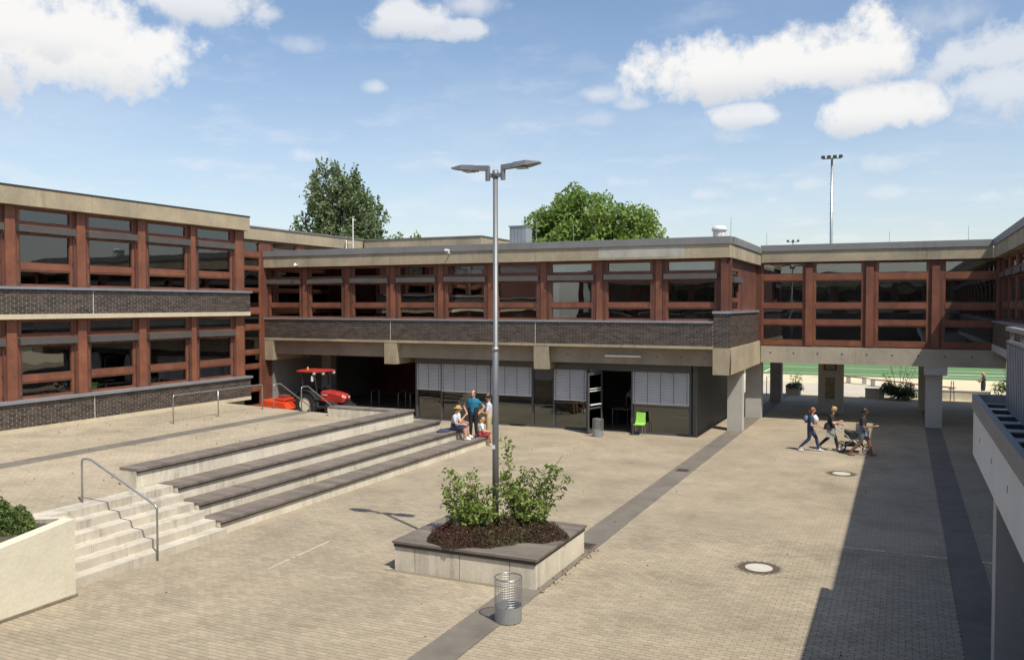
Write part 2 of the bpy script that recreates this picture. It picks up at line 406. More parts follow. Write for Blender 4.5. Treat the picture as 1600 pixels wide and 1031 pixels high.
# bed wall with planting at the lower left
bw = thing('planting_bed', 'whitewashed concrete planting bed wall at lower left beside the steps', 'planter', (-13.8, 8, 0))
wt = lambda y: 1.42-.13*(10.75-y)
m = MB(); m.hexa([(-13.9, 5, -.05), (-13.64, 5, -.05), (-13.64, 10.78, -.05), (-13.9, 10.78, -.05), (-13.9, 5, wt(5)), (-13.64, 5, wt(5)), (-13.64, 10.78, 1.42), (-13.9, 10.78, 1.42)])
m.build('wall', mat('whitewash', (.66, .62, .49), .85, .07, 1.5, .35, 12, streak=.06), bw)
m = MB(); m.hexa([(-16.2, 10.66, .9), (-13.9, 10.66, .9), (-13.9, 10.9, .9), (-16.2, 10.9, .9), (-16.2, 10.66, 1.12), (-13.9, 10.66, 1.42), (-13.9, 10.9, 1.42), (-16.2, 10.9, 1.12)])
m.build('return_wall', M_white, bw)
m = MB(); m.hexa([(-16.3, 5, .9), (-13.9, 5, .9), (-13.9, 10.66, .9), (-16.3, 10.66, .9), (-16.3, 5, 1.06), (-13.9, 5, .75), (-13.9, 10.66, 1.33), (-16.3, 10.66, 1.1)])
m.build('soil', M_soil, bw)
B('plinth', M_joint, bw, (-13.64, -13.6, 5, 10.8, -.05, .05))

# tiers
seat = thing('tiered_seating', 'long tiered seating steps with grey timber decks and white concrete risers', 'seating', (-15, 21, 0))
tiers = [(-14.2, -14.9, .34, 0, 15.07, 29.0), (-14.85, -15.55, .68, .0, 15.07, 28.35), (-15.5, -16.3, 1.03, .0, 15.07, 27.7), (-16.15, -16.75, 1.48, 1.0, 14.45, 26.9)]
def tier(x0, x1, zt, zb, y0, y1):
    n = max(2, round((y1-y0)/(1.22 if zb == 0 else .62))); w = (y1-y0)/n
    core = B('tier', M_white, seat, (x1+.02, x0-.13, y0+.01, y1-.01, -.02 if zb == 0 else .9, zt-.062))
    mb = MB()
    for k in range(n):
        B('riser_panel', M_white, core, (x0-.13, x0-.06, y0+k*w+.004, y0+(k+1)*w-.004, max(zb, zt-.36) if zb == 0 else zb, zt-.066))
    nb = round((y1-y0)/.145); q = (y1-y0)/nb
    for k in range(nb):
        dz = random.uniform(-.002, .002)
        mb.box(x1, x0, y0+k*q+.003, y0+(k+1)*q-.003, zt-.06+dz, zt+dz)
    tag(mb.build('deck_boards', M_wood, core), kind='stuff')
    B('deck_edge', M_dark, core, (x0-.05, x0-.012, y0, y1, zt-.10, zt-.062))
for t in tiers: tier(*t)
# return of the top bench
rc = B('bench_return', M_white, seat, (-19.55, -16.78, 26.36, 26.84, .9, 1.415))
mb = MB()
for k in range(19): mb.box(-19.6+k*.148, -19.6+k*.148+.143, 26.3, 26.9, 1.42, 1.48)
tag(mb.build('deck_boards', M_wood, rc), kind='stuff')
for k in range(5): B('riser_panel', M_white, rc, (-19.55+k*.55+.004, -19.55+(k+1)*.55-.004, 26.30, 26.355, 1.1, 1.41))

# terrace rails
zb = tz(-22.7)
rail('terrace_railing', 'low steel railing on posts along the left wing', [(-22.7, 21.83, zb), (-22.7, 21.83, zb+.98), (-22.7, 26.33, zb+.98), (-22.7, 26.33, zb)], [((-22.7, 21.83, zb), 0), ((-22.7, 23.95, zb), (-22.7, 23.95, zb+.98))], cat='railing')
rail('stair_rail', 'bent steel stair rail nearer the left wing, behind the terrace', [(-22.5, 26.75, zb), (-22.5, 26.75, zb+.95), (-22.5, 27.15, zb+.95), (-22.5, 29.0, 1.05), (-22.5, 29.0, .15)], [((-22.5, 26.75, zb), 0)])
rail('stair_rail', 'bent steel stair rail in front of the red tractor', [(-21.15, 26.75, tz(-21.15)), (-21.15, 26.75, 2.12), (-21.15, 27.15, 2.12), (-21.15, 29.0, 1.0), (-21.15, 29.0, .1)], [((-21.15, 26.75, 1.1), 0)])
bs = thing('rear_steps', 'short flight of concrete steps between the two stair rails', 'stairs', (-21.8, 27.8, .1))
for k in range(6): B('step', M_step, bs, (-22.4, -21.25, 26.92+k*.32, 27.24+k*.32, 0, 1.05-k*.16))

# ------------------------------------------------------------ facade building kit
def bricks(mb, fr, u0, u1, w, z0, z1, bl=.25, ch=.075):
    n = round((z1-z0)/ch); h = (z1-z0)/n; mb.fr = fr
    for j in range(n):
        off = (bl+.01)/2*(j % 2)
        u = u0-off
        while u < u1:
            a, b = max(u, u0), min(u+bl, u1)
            if b-a > .03: mb.box(a, b, w, w+.014+random.uniform(-.002, .002), z0+j*h+.0075, z0+(j+1)*h-.0075)
            u += bl+.02
def brick_band(parent, fr, u0, u1, w, depth, z0, z1, name='parapet'):
    p = B(name, M_mortar, parent, (u0, u1, w-depth, w, z0, z1), fr=fr)
    mb = MB(); bricks(mb, fr, u0, u1, w, z0, z1)
    tag(mb.build('bricks', M_brick, p), kind='stuff'); return p
WIN = {}
def window(parent, fr, key, u0, z0, h, wd, blind=0, style='awning', w0=-.3, awn=.0):
    """window = frame with panes, awning box and guide rods; w0 = plane of the frame front"""
    u1 = u0+wd; z1 = z0+h; F = .085
    if style == 'awning':
        k = h/2.5
        rows = [(z0+.07*k, z0+.49*k), (z0+.75*k, z0+1.64*k), (z0+2.03*k, z0+2.42*k)]
    elif style == 'strip':
        rows = [(z0+a*h, z0+b*h) for a, b in ((.075, .245), (.32, .44), (.52, .775), (.865, .985))]
    elif style == 'stack':
        rows = [(z0+a*h, z0+b*h) for a, b in ((.02, .10), (.13, .235), (.265, .32), (.35, .465), (.50, .56), (.60, .69), (.715, .82), (.845, .895), (.93, .99))]
    m = MB(fr); dp = .09
    m.box(u0, u0+F, w0-dp, w0, z0, z1); m.box(u1-F, u1, w0-dp, w0, z0, z1)
    e = [z0]+[q for r_ in rows for q in r_]+[z1]
    for a, b in zip(e[::2], e[1::2]):
        m.box(u0+F, u1-F, w0-dp, w0-.004, a, b)
        if b-a > .15: m.box(u0+F, u1-F, w0-.004, w0+.012, a+.05, b-.05)
    wobj = m.build('window', M_red, parent)
    for i, (a, b) in enumerate(rows):
        q = MB(fr); q.box(u0+F-.01, u1-F+.01, w0-.066, w0-.056, a-.01, b+.01); q.build('pane', M_pane, wobj)
        g_ = MB(fr); t_ = .022
        for bx in ((u0+F, u0+F+t_, a, b), (u1-F-t_, u1-F, a, b), (u0+F+t_, u1-F-t_, a, a+t_), (u0+F+t_, u1-F-t_, b-t_, b)): g_.box(bx[0], bx[1], w0-.055, w0-.02, bx[2], bx[3])
        g_.build('glazing_bead', M_red2, wobj)
    if style == 'awning':
        zc = z0+1.70*h/2.5; o_ = random.uniform(-.015, .015)
        q = MB(fr); q.hexa([fr_pt for fr_pt in ((u0-.05, w0+.004, zc+o_), (u1+.03, w0+.004, zc-o_), (u1+.03, w0+.18, zc-o_), (u0-.05, w0+.18, zc+o_), (u0-.05, w0+.004, zc+.22+o_), (u1+.03, w0+.004, zc+.22-o_), (u1+.03, w0+.16, zc+.21-o_), (u0-.05, w0+.16, zc+.21+o_))])
        ab = q.build('awning_box', M_box, wobj)
        q = MB(fr)
        for uu in (u0+.3, (u0+u1)/2, u1-.3): q.box(uu-.03, uu+.03, w0+.06, w0+.13, zc-.035, zc+.0)
        q.build('bracket', M_dark, ab)
        for uu in (u0+.015, u1-.02):
            q = MB(fr); q.tube([(uu, w0+.10, z0-.02), (uu, w0+.10, zc)], .011, 6)
            q.box(uu-.008, uu+.008, w0, w0+.10, z0+.12, z0+.135); q.box(uu-.008, uu+.008, w0, w0+.10, z0+.8, z0+.815); q.build('guide_rod', M_rod, wobj)
    if blind:
        a, b = rows[-1]; q = MB(fr)
        q.box(u0+F+.02, u1-F-.02, w0-.16, w0-.15, a-(.0 if blind == 1 else .1), b); q.build('inner_blind', M_blind, wobj)
    if blind == 3:
        a, b = rows[1]; q = MB(fr)
        for kk in range(5): q.tube([(u0+F+.06+kk*.045, w0-.2-.03*(kk % 2), rows[0][0]), (u0+F+.06+kk*.045, w0-.2-.03*(kk % 2), b)], .035, 6)
        q.build('curtain', M_blind, wobj)
    return wobj
def fascia(parent, fr, u0, u1, w, z0, z1, zc, joints=(), depth=.35, cap=True):
    cuts = [u0]+list(joints)+[u1]
    for a, b in zip(cuts, cuts[1:]):
        B('fascia_panel', M_conc, parent, (a+.006, b-.006, w-depth, w, z0, z1), fr=fr)
    if cap: B('roof_trim', M_cap, parent, (u0-.02, u1+.02, w-depth-.1, w+.05, z1+.002, zc), fr=fr)

# ------------------------------------------------------------ main building
YF = 33.2
mainb = thing('main_building', 'long two storey school block with red window frames above the cafe', 'building', (-17, 36, 0))
F = fr_main(YF); X0, X1 = -28.5, -6.0
fascia(mainb, F, X0, X1, .05, 7.1, 7.62, 7.9, (-21.2, -14.05), .5)
B('repaired_patch', mat('repair_render', (.40, .385, .34), .85, .12, 2, .2, 30, streak=.3), mainb, (-11.25, -7.75, .05, .054, 7.18, 7.60), fr=F)
pb = brick_band(mainb, F, X0, -6.62, 0, .3, 3.69, 4.58)
B('sill', M_zinc, pb, (X0-.05, -6.625, -.36, .06, 4.585, 4.66), fr=F)
for u in (-14.05, ): B('expansion_joint', cmat((.55, .52, .46)), pb, (u-.012, u+.012, .0, .02, 3.69, 4.58), fr=F)
B('expansion_joint', cmat((.55, .52, .46)), pb, (-21.2-.012, -21.2+.012, .0, .02, 3.69, 4.58), fr=F)
B('ledge', M_conc, mainb, (X0, -6.62, -.3, .03, 3.58, 3.688), fr=F)
# corner brick pier
cp = B('corner_pier', M_mortar, mainb, (-6.61, -6.0, YF+.0, YF+6.9, 3.66, 4.95))
mb = MB(); bricks(mb, F, -6.61, -6.0, 0, 3.66, 4.95); bricks(mb, fr_left(-6.0), YF, YF+6.9, 0, 3.66, 4.95); tag(mb.build('bricks', M_brick, cp), kind='stuff')
B('pier_cap', M_zinc, cp, (-6.66, -5.93, YF-.07, YF+6.9, 4.955, 5.05))
# windows
ws = [-28.4, -25.95, -23.47, -20.96, -18.48, -15.99, -13.53, -11.05, -8.57]
bl = [1, 0, 2, 1, 1, 2, 3, 0, 1]   # blinds and curtains as seen in the transoms
for i, u in enumerate(ws):
    window(mainb, F, 'm', u, 4.66, 2.42, 1.95 if i < 8 else 2.02, bl[i])
for a, b in [(X0, -28.4)]+[(ws[i]+1.95, ws[i+1]) for i in range(8)]+[(-6.55, -6.0)]:
    B('pier', M_red2, mainb, (a+.002, b-.002, -.42, -.285, 4.66, 7.1), fr=F)
    if b-a > .4: B('pier_batten', M_red, mainb, ((a+b)/2-.13, (a+b)/2+.13, -.283, -.25, 4.66, 7.08), fr=F)
for i, u in enumerate(ws):
    if i % 3 != 1: B('ceiling_light', M_blind, mainb, (u+.2, u+1.7, 35.2, 35.35, 6.85, 6.92), (u+.2, u+1.7, 37.2, 37.35, 6.85, 6.92))
    B('cupboard', (M_intl, M_int, M_wood)[i % 3], mainb, (u+.1, u+1.2+.3*(i % 2), 40.3, 40.95, 3.6, 5.2+.5*(i % 3)))
    B('window_ledge_box', cmat(((.45, .40, .3), (.3, .1, .08), (.2, .25, .3))[i % 3]), mainb, (u+.3+.2*(i % 3), u+.75+.2*(i % 3), 33.75, 33.95, 4.6, 4.86+.05*(i % 2)))
# end wall towards the passage
FE = fr_left(-6.0)
fascia(mainb, FE, YF+.3, 40.6, .05, 7.1, 7.62, 7.9, (), .4)
B('end_cladding', M_red2, mainb, (YF+.02, YF+.7, -.35, -.15, 5.05, 7.1), (YF+2.6, 40.6, -.35, -.15, 5.05, 7.1), (YF+.7, YF+2.6, -.35, -.15, 6.7, 7.1), fr=FE)
window(mainb, FE, 'e', YF+.7, 5.06, 1.64, 1.9, 0, 'awning', w0=-.12)
# floor, beams, roof, rooms
B('floor_slab', M_beam, mainb, (X0, -6.02, 33.5, 46, 3.05, 3.575))
B('roof_slab', M_roof, mainb, (X0, -6.4, 33.55, 46, 7.12, 7.6))
B('edge_beam', M_beam, mainb, (-28.0, -6.62, -.75, -.28, 2.9, 3.575), fr=F)
for u in (-28.25, -21.2, -13.78, -6.3):
    m = MB(F); a, b = u-.34, u+.34
    m.hexa([(a+.0, -3.0, 2.6), (b-.06, -3.0, 2.6), (b-.06, .0, 2.6), (a, .0, 2.6), (a, -3.0, 3.578), (b, -3.0, 3.578), (b, .02, 3.578), (a, .02, 3.578)])
    m.build('beam_end', M_conc, mainb)
B('side_beam', M_conc, mainb, (-6.6, -5.95, 36.25, 40.55, 2.6, 3.64), (-6.6, -5.95, 33.19, 36.25, 3.58, 3.64))
B('side_beam', M_conc, mainb, (-5.955, -5.94, 33.2, 40.5, 2.62, 3.62))
for k in range(7): B('tie_hole', M_dark, mainb, (-12.7+k*.95-.025, -12.7+k*.95+.025, -.285, -.276, 3.2, 3.25), fr=F)
B('back_wall', M_int, mainb, (X0, -6.4, 41.0, 41.2, 3.58, 7.1))
B('room_wall', M_intl, mainb, *[(u-.06, u+.06, 33.75, 41, 3.58, 7.1) for u in (-21.2, -13.8)])
B('west_wall', M_int, mainb, (X0, X0+.15, 33.7, 46, 0, 7.1))
# column under the corner
B('column', M_concg, mainb, (-6.68, -6.06, 36.5, 36.95, 0, 2.6))
B('column', M_concg, mainb, *[(-21.5, -20.9, 38.5, 39.0, 0, 3.05)])
B('column', M_concg, mainb, *[(-28.3, -27.7, 37.5, 38.0, 0, 3.05)])
# cafe on the ground floor
G = fr_main(34.2)
cafe_posts = [-20.4, -19.1, -16.6, -14.6, -13.6, -12.08, -10.12, -7.72]
for u in cafe_posts: B('post', M_anthr, mainb, (u-.05, u+.05, -.12, .02, 0.0, 2.62), fr=G)
B('corner_post', M_anthr, mainb, (-7.62, -7.48, -.2, .03, 0, 2.9), fr=G)
B('blind_housing', M_anthr, mainb, (-20.45, -14.5, -.15, .12, 2.62, 2.9), (-13.7, -7.66, -.15, .12, 2.56, 2.9), (-14.5, -13.7, -.2, -.02, 2.05, 2.9), fr=G)
B('threshold', M_anthr, mainb, (-20.4, -11.42, -.1, .03, 0, .07), (-10.12, -7.62, -.1, .03, 0, .07), fr=G)
for a, b in zip(cafe_posts, cafe_posts[1:]):
    if a == -12.08:
        B('fixed_pane', M_paned, mainb, (a+.05, -11.46, -.06, -.045, .07, 2.56), fr=G); continue
    B('shop_pane', M_paned, mainb, (a+.05, b-.05, -.06, -.045, .07, 2.6), fr=G)
    B('transom', M_anthr, mainb, (a+.05, b-.05, -.09, -.01, .95 if a < -14 else 1.1, 1.0 if a < -14 else 1.15), fr=G)
def slats(u0, u1, z0, z1):
    p = B('venetian_blind', M_slat, mainb, (u0+.03, u1-.03, .03, .075, z0-.02, z0+.01), fr=G)
    n = int((z1-z0)/.062); mb = MB(G)
    for k in range(n):
        z = z0+.03+k*.062
        mb.hexa([(u0+.03, .04, z+.026), (u1-.03, .04, z+.026), (u1-.03, .085, z-.02), (u0+.03, .085, z-.02), (u0+.03, .042, z+.031), (u1-.03, .042, z+.031), (u1-.03, .089, z-.016), (u0+.03, .089, z-.016)])
    tag(mb.build('slats', M_slat, p), kind='stuff')
    q = MB(G); nn = max(2, round((u1-u0)/.62))
    for k in range(nn+1):
        u = u0+.12+(u1-u0-.24)*k/nn; q.box(u-.007, u+.007, .092, .096, z0, z1)
    q.build('cord', M_dark, p)
for a, b, z in ((-20.4, -19.1, 1.42), (-19.1, -16.6, 1.38), (-16.6, -14.6, 1.34), (-13.6, -12.08, 1.25), (-10.12, -7.72, 1.26)): slats(a, b, z, 2.62)
# open door leaf
dl = MB(); dv = Vector((-.28, -.96, 0)); p0 = Vector((-11.42, 34.15, 0))
def leafbox(mb, a, b, z0, z1, th=.05):
    n = Vector((-dv.y, dv.x, 0))*th/2; A = p0+dv*a; C = p0+dv*b
    mb.hexa([(*(q+s_*n).xy, z) for z in (z0, z1) for q, s_ in ((A, -1), (C, -1), (C, 1), (A, 1))])
leafbox(dl, 0, .09, .03, 2.5); leafbox(dl, .93, 1.02, .03, 2.5); leafbox(dl, .09, .93, .03, .16); leafbox(dl, .09, .93, 2.4, 2.5); leafbox(dl, .09, .93, 1.0, 1.07)
door = dl.build('door', M_anthr, mainb)
q = MB(); leafbox(q, .09, .93, .16, 1.0, .012); leafbox(q, .09, .93, 1.07, 2.4, .012); q.build('pane', M_paned, door)
q = MB(); leafbox(q, .12, .9, 1.16, 1.2, .14); leafbox(q, .1, .9, 1.72, 1.76, .02); leafbox(q, .1, .9, 1.82, 1.86, .02); q.build('push_bar', M_slat, door)
B('cafe_floor', cmat((.16, .13, .10), .5), mainb, (-20.4, -7.6, 34.25, 42, -.02, .012))
B('cafe_back_wall', M_int, mainb, (-20.5, -7.5, 42, 42.2, 0, 3.05))
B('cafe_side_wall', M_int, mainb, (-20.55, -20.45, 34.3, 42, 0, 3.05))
cw = B('ribbed_wall', M_dark, mainb, (-7.62, -7.54, 34.4, 42, 0, 2.95))
mb = MB()
for k in range(50): mb.box(-7.54, -7.515, 34.5+k*.15, 34.58+k*.15, .02, 2.9)
tag(mb.build('ribs', M_anthr, cw), kind='stuff')
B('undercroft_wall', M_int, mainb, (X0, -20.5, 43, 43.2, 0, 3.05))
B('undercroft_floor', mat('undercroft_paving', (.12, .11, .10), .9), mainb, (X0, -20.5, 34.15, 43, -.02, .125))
# tube lamp on the beam
tl = MB(); tl.tube([(-11.05, 33.42, 3.22), (-9.55, 33.42, 3.22)], .045, 10); tl.box(-11.0, -9.6, 33.43, 33.48, 3.2, 3.25)
tag(tl.build('tube_light', cmat((.72, .68, .58), .4)), 'long pale tube light fixed to the concrete beam above the cafe door', 'lamp')
# security camera on the fascia
t = thing('wall_camera', 'small white security camera on the roof fascia left of the lamp post', 'camera', (-18.1, 33.1, 7.6))
MB().tube([(-18.1, 33.15, 7.55), (-18.1, 32.98, 7.55), (-18.1, 32.95, 7.6)], .03, 8).build('arm', M_slat, t)
MB().tube([(-18.2, 32.9, 7.66), (-18.0, 32.88, 7.64)], .065, 10).build('housing', cmat((.7, .7, .68), .4), t)
t = thing('wall_spotlight', 'tiny white spotlight on the left end of the main fascia', 'lamp', (-26.4, 33.1, 7.2))
MB().tube([(-26.4, 33.14, 7.2), (-26.4, 33.0, 7.22)], .03, 8).build('arm', M_slat, t); MB().lathe([(.03, 0), (.08, -.1), (.08, -.13)], (-26.4, 32.98, 7.28), 12).build('shade', cmat((.7, .7, .68), .4), t)

# cafe furniture seen through the glass
for (x, y, lb) in ((-18.9, 35.0, 'green tub behind the leftmost cafe glass'), (-12.9, 34.9, 'low green bench behind the cafe glass left of the door'), (-8.3, 34.9, 'green tub behind the right cafe glass beside the chair')):
    t = thing('green_tub', lb, 'tub', (x, y, .012)); gm = cmat((.12, .34, .12), .5)
    w_ = .5 if 'bench' in lb else .36
    m = MB(); m.hexa([(x-w_*.85, y-.25, .012), (x+w_*.85, y-.25, .012), (x+w_*.85, y+.25, .012), (x-w_*.85, y+.25, .012), (x-w_, y-.3, .62), (x+w_, y-.3, .62), (x+w_, y+.3, .62), (x-w_, y+.3, .62)]); m.build('body', gm, t)
    B('rim', gm, t, (x-w_-.03, x+w_+.03, y-.33, y+.33, .622, .66))
def table(x, y, lb):
    t = thing('cafe_table', lb, 'table', (x, y, .012)); B('top', cmat((.25, .2, .15)), t, (x-.4, x+.4, y-.4, y+.4, .72, .75))
    for a in (-.34, .34):
        for b in (-.34, .34): MB().tube([(x+a, y+b, .012), (x+a, y+b, .72)], .018, 6).build('leg', M_steel, t)
table(-11.2, 36.3, 'small cafe table just inside the open door'); table(-17.5, 36.6, 'small cafe table behind the middle cafe glass'); table(-15.4, 37.0, 'small cafe table behind the glass near the column')

# ------------------------------------------------------------ bridge wing
YB = 40.6
br = thing('bridge_wing', 'raised glazed corridor on concrete columns linking the two blocks', 'building', (-1.3, 45, 0))
FB = fr_main(YB)
fascia(br, FB, -5.93, 3.36, .05, 7.22, 7.72, 8.0, (), .5)
B('edge_beam', mat('bridge_concrete', (.40, .36, .29), .9, .12, .9, .3, 25, streak=.18), br, (-5.93, 3.9, -.6, .0, 2.66, 3.4), fr=FB)
for k in range(9): B('tie_hole', M_dark, br, (-5.5+k*1.02-.03, -5.5+k*1.02+.03, -.02, .006, 3.08, 3.14), fr=FB)
wb = [-6.0, -3.66, -1.08, 1.53]
for i, u in enumerate(wb): window(br, FB, 'b', u+(.0 if i else .06), 3.42, 3.78, 2.08 if i else 1.9, 0, 'strip', w0=-.12)
for a, b in ((-4.04, -3.66), (-1.58, -1.08), (1.0, 1.53)): 
    B('pier', M_red2, br, (a+.002, b-.002, -.3, -.115, 3.42, 7.2), fr=FB); B('pier_batten', M_red, br, ((a+b)/2-.15, (a+b)/2+.15, -.113, -.03, 3.45, 6.95), fr=FB)
B('pier', M_red2, br, (3.61, 3.9, -.3, -.115, 3.42, 7.2), fr=FB)
B('pier', M_red2, br, (-6.5, -5.945, -.5, -.13, 3.42, 7.2), fr=FB); B('end_wall', M_int, br, (-6.5, -6.35, 40.75, 50, 2.9, 7.6))
B('floor_slab', M_beam, br, (-6, 3.9, 41.2, 50, 3.0, 3.38)); B('roof_slab', M_roof, br, (-6, 3.9, 40.95, 50, 7.25, 7.7))
B('back_wall', M_int, br, (-6, 3.9, 50, 50.2, 2.7, 7.9)); B('corridor_wall', M_int, br, (-6, 3.9, 45.4, 45.5, 3.4, 7.25))
for i in range(6): B('notice_board', M_blind, br, (-5.3+i*1.4, -4.6+i*1.4, 45.35, 45.39, 4.9, 5.5))
# columns
for (x0, x1, y0, y1, mm) in ((-6.7, -5.98, 41.2, 41.8, M_concg), (-6.55, -5.95, 48.3, 48.9, M_concg), (-3.75, -2.6, 44.5, 45.1, M_concg), (.93, 1.58, 41.0, 41.5, M_concg), (.75, 1.35, 47.5, 48.1, M_concg)):
    c = B('column', mm, br, (x0, x1, y0, y1, 0, 3.0 if x0 != .93 else 2.3))
    if x0 == .93: B('capital', M_concg, c, (.86, 1.75, 40.62, 41.55, 2.3, 2.66))
    if x0 == -3.75:
        B('notice_board', cmat((.10, .09, .08)), c, (-3.5, -2.9, 44.46, 44.49, 2.1, 2.75)); B('notice', cmat((.3, .29, .26)), c, (-3.42, -2.98, 44.45, 44.458, 2.15, 2.42))
        B('poster', cmat((.22, .2, .13), var=.4, scale=6), c, (-3.42, -2.98, 44.48, 44.49, .7, 1.75))

# ------------------------------------------------------------ right wing, canopy and railing
rw = thing('right_wing', 'shaded school wing along the right edge with concrete roof fascia', 'building', (6, 20, 0))
FR = fr_right(3.4)
fascia(rw, FR, -14, 40.56, .0, 7.22, 7.72, 8.0, (5, 14, 23, 32), .5)
pr_ = brick_band(rw, FR, 17.5, 40.5, 0, .3, 3.69, 4.58); B('sill', M_zinc, pr_, (17.5, 40.5, -.34, .06, 4.585, 4.66), fr=FR)
B('ledge', M_concg, rw, (17.5, 40.5, -.3, .04, 3.4, 3.688), fr=FR)
for i in range(14): window(rw, FR, 'r', 38.2-i*2.5, 4.66, 2.54, 1.95, i % 2, 'awning')
for i in range(14): B('pier', M_red2, rw, (38.2-i*2.5+1.952, 38.2-i*2.5+2.498, -.42, -.285, 3.7, 7.2), fr=FR)
B('upper_wall', M_red2, rw, (-14, 5.7, -.42, -.3, 3.6, 7.2), fr=FR)
B('floor_slab', M_beam, rw, (3.75, 14, -14, 50, 3.0, 3.58)); B('roof_slab', M_roof, rw, (3.8, 14, -14, 50, 7.25, 7.7))
B('inner_wall', M_int, rw, (9, 9.2, -14, 50, 3.6, 7.2)); B('ground_wall', mat('red_ground_wall', (.10, .04, .035), .7), rw, (4.6, 4.8, -14, 36, 0, 3.0)); B('end_wall', M_int, rw, (3.9, 14, 50, 50.2, 3.0, 7.7))
cn = thing('canopy', 'grey concrete canopy edge with metal roof at the right frame edge', 'canopy', (2.2, 9, 0))
CF = fr_right(1.14)
B('parapet', mat('canopy_concrete', (.62, .61, .58), .85, .06, 1, .15, 30, streak=.06), cn, (-4, 16.88, -.2, 0, 2.7, 3.5), fr=CF)
B('end_parapet', M_concg, cn, (1.34, 3.9, 16.66, 16.87, 2.7, 3.5))
B('flashing', M_cap, cn, (-4, 16.9, -.06, .025, 3.49, 3.75), fr=CF); B('end_flashing', M_cap, cn, (1.2, 3.9, 16.84, 16.9, 3.502, 3.75))
B('roof_deck', mat('sheet_roof', (.50, .50, .49), .6, .1, 1.5, metal=.05), cn, (1.2, 3.9, -4, 16.84, 3.5, 3.6))
for k in range(22): B('roof_batten', M_dark, cn, (1.205, 3.7, 16.1-k*.87, 16.1-k*.87+.11, 3.602, 3.66))
for k in range(5): B('tie_hole', M_dark, cn, (15.5-k*2.0-.03, 15.5-k*2.0+.03, -.01, .003, 3.1, 3.18), fr=CF)
for y in (13.6, 6.2): B('column', M_concg, cn, (1.22, 1.85, y, y+.45, 0, 2.7))
rl = thing('terrace_screen', 'ribbed grey metal balustrade on the canopy at the right edge', 'railing', (1.55, 8, 3.6))
RF = fr_right(1.5)
B('panel', mat('ribbed_steel', (.25, .26, .28), .55, .12, 2, metal=.15, streak=.25), rl, (-4, 15.2, -.03, 0, 3.68, 4.72), fr=RF)
mb = MB(RF)
for k in range(95): mb.box(15.15-k*.2-.05, 15.15-k*.2+.05, 0, .035, 3.7, 4.7)
tag(mb.build('ribs', MATS['ribbed_steel'], rl), kind='stuff')
B('top_rail', M_steel, rl, (-4, 15.24, -.07, .05, 4.9, 4.96), fr=RF); B('lower_rail', M_steel, rl, (-4, 15.22, -.05, .04, 4.722, 4.75), fr=RF)
for k in range(14): B('post', M_steel, rl, (15.1-k*1.3-.03, 15.1-k*1.3+.03, -.05, -.0, 4.75, 4.9), fr=RF)
for k in range(14): B('foot', M_steel, rl, (15.1-k*1.3-.03, 15.1-k*1.3+.03, -.09, -.03, 3.6, 4.7), fr=RF)

# ------------------------------------------------------------ left wing
XL = -25.2
lw = thing('left_wing', 'two storey school wing on the left with brick parapets and red windows', 'building', (-30, 18, 0))
FL = fr_left(XL); Y0, Y1 = 4.0, 28.5
fascia(lw, FL, Y0, Y1, .03, 8.42, 8.98, 9.03, (20.75,), .5, cap=False)
B('roof_edge', M_dark, lw, (Y0, Y1+.02, -.45, .05, 8.982, 9.03), fr=FL)
LW = [13.15, 15.69, 18.24, 20.79, 23.34, 25.8]
for (zs, zt, zb_, zl) in ((5.87, 8.42, 5.0, 4.84), (2.28, 4.84, 1.42, 1.28)):
    p = brick_band(lw, FL, Y0, Y1, 0, .35, zb_, zs-.085)
    B('sill', M_zinc, p, (Y0, Y1+.06, -.36, .09, zs-.083, zs), fr=FL)
    B('expansion_joint', cmat((.55, .52, .46)), p, (20.74, 20.765, 0, .02, zb_, zs-.09), fr=FL)
    B('ledge', mat('pale_ledge', (.55, .48, .34), .85, .08, 1, streak=.1), lw, (Y0, Y1, -.35, .025, zl, zb_-.002), fr=FL)
    for i, u in enumerate(LW): window(lw, FL, 'l', u, zs, zt-zs, 1.98, (2, 2, 1, 1, 0, 1)[i] if zs > 5 else (1, 0, 1, 0, 1, 0)[i])
    for a, b in zip([Y0]+[u+1.98 for u in LW], LW+[Y1]):
        B('pier', M_red2, lw, (a+.002, b-.002, -.45, -.285, zs, zt), fr=FL)
        if b-a < 1: B('pier_batten', M_red, lw, (a+.12, b-.12, -.283, -.22, zs+.01, zt-.02), fr=FL)
B('base_wall', M_conc, lw, (Y0, Y1-.3, -.9, -.55, -.1, 1.28), fr=FL)
B('floor_slab', M_int, lw, (-36, XL-.36, Y0, Y1, 4.5, 4.84), (-36, XL-.36, Y0, Y1, 1.0, 1.28)); B('roof_slab', M_roof, lw, (-36, XL-.4, Y0, Y1, 8.45, 8.95))
B('inner_wall', M_int, lw, (-31.2, -31, Y0, Y1, 1.3, 8.4)); B('end_wall', M_red2, lw, (-36, XL-.46, Y1-.2, Y1, .0, 8.42)); B('start_wall', M_int, lw, (-36, XL-.46, Y0, Y0+.2, 0, 8.42))
for zf in (4.84, 1.28):
    for i, u in enumerate(LW): B('cupboard', (M_intl, M_wood, M_int)[i % 3], lw, (-30.9, -30.3, u+.2*(i % 2), u+1.3, zf+.01, zf+1.5+.35*(i % 3))); B('ceiling_light', M_blind, lw, (-28.2, -28.05, u+.2, u+1.7, zf+3.25, zf+3.32))
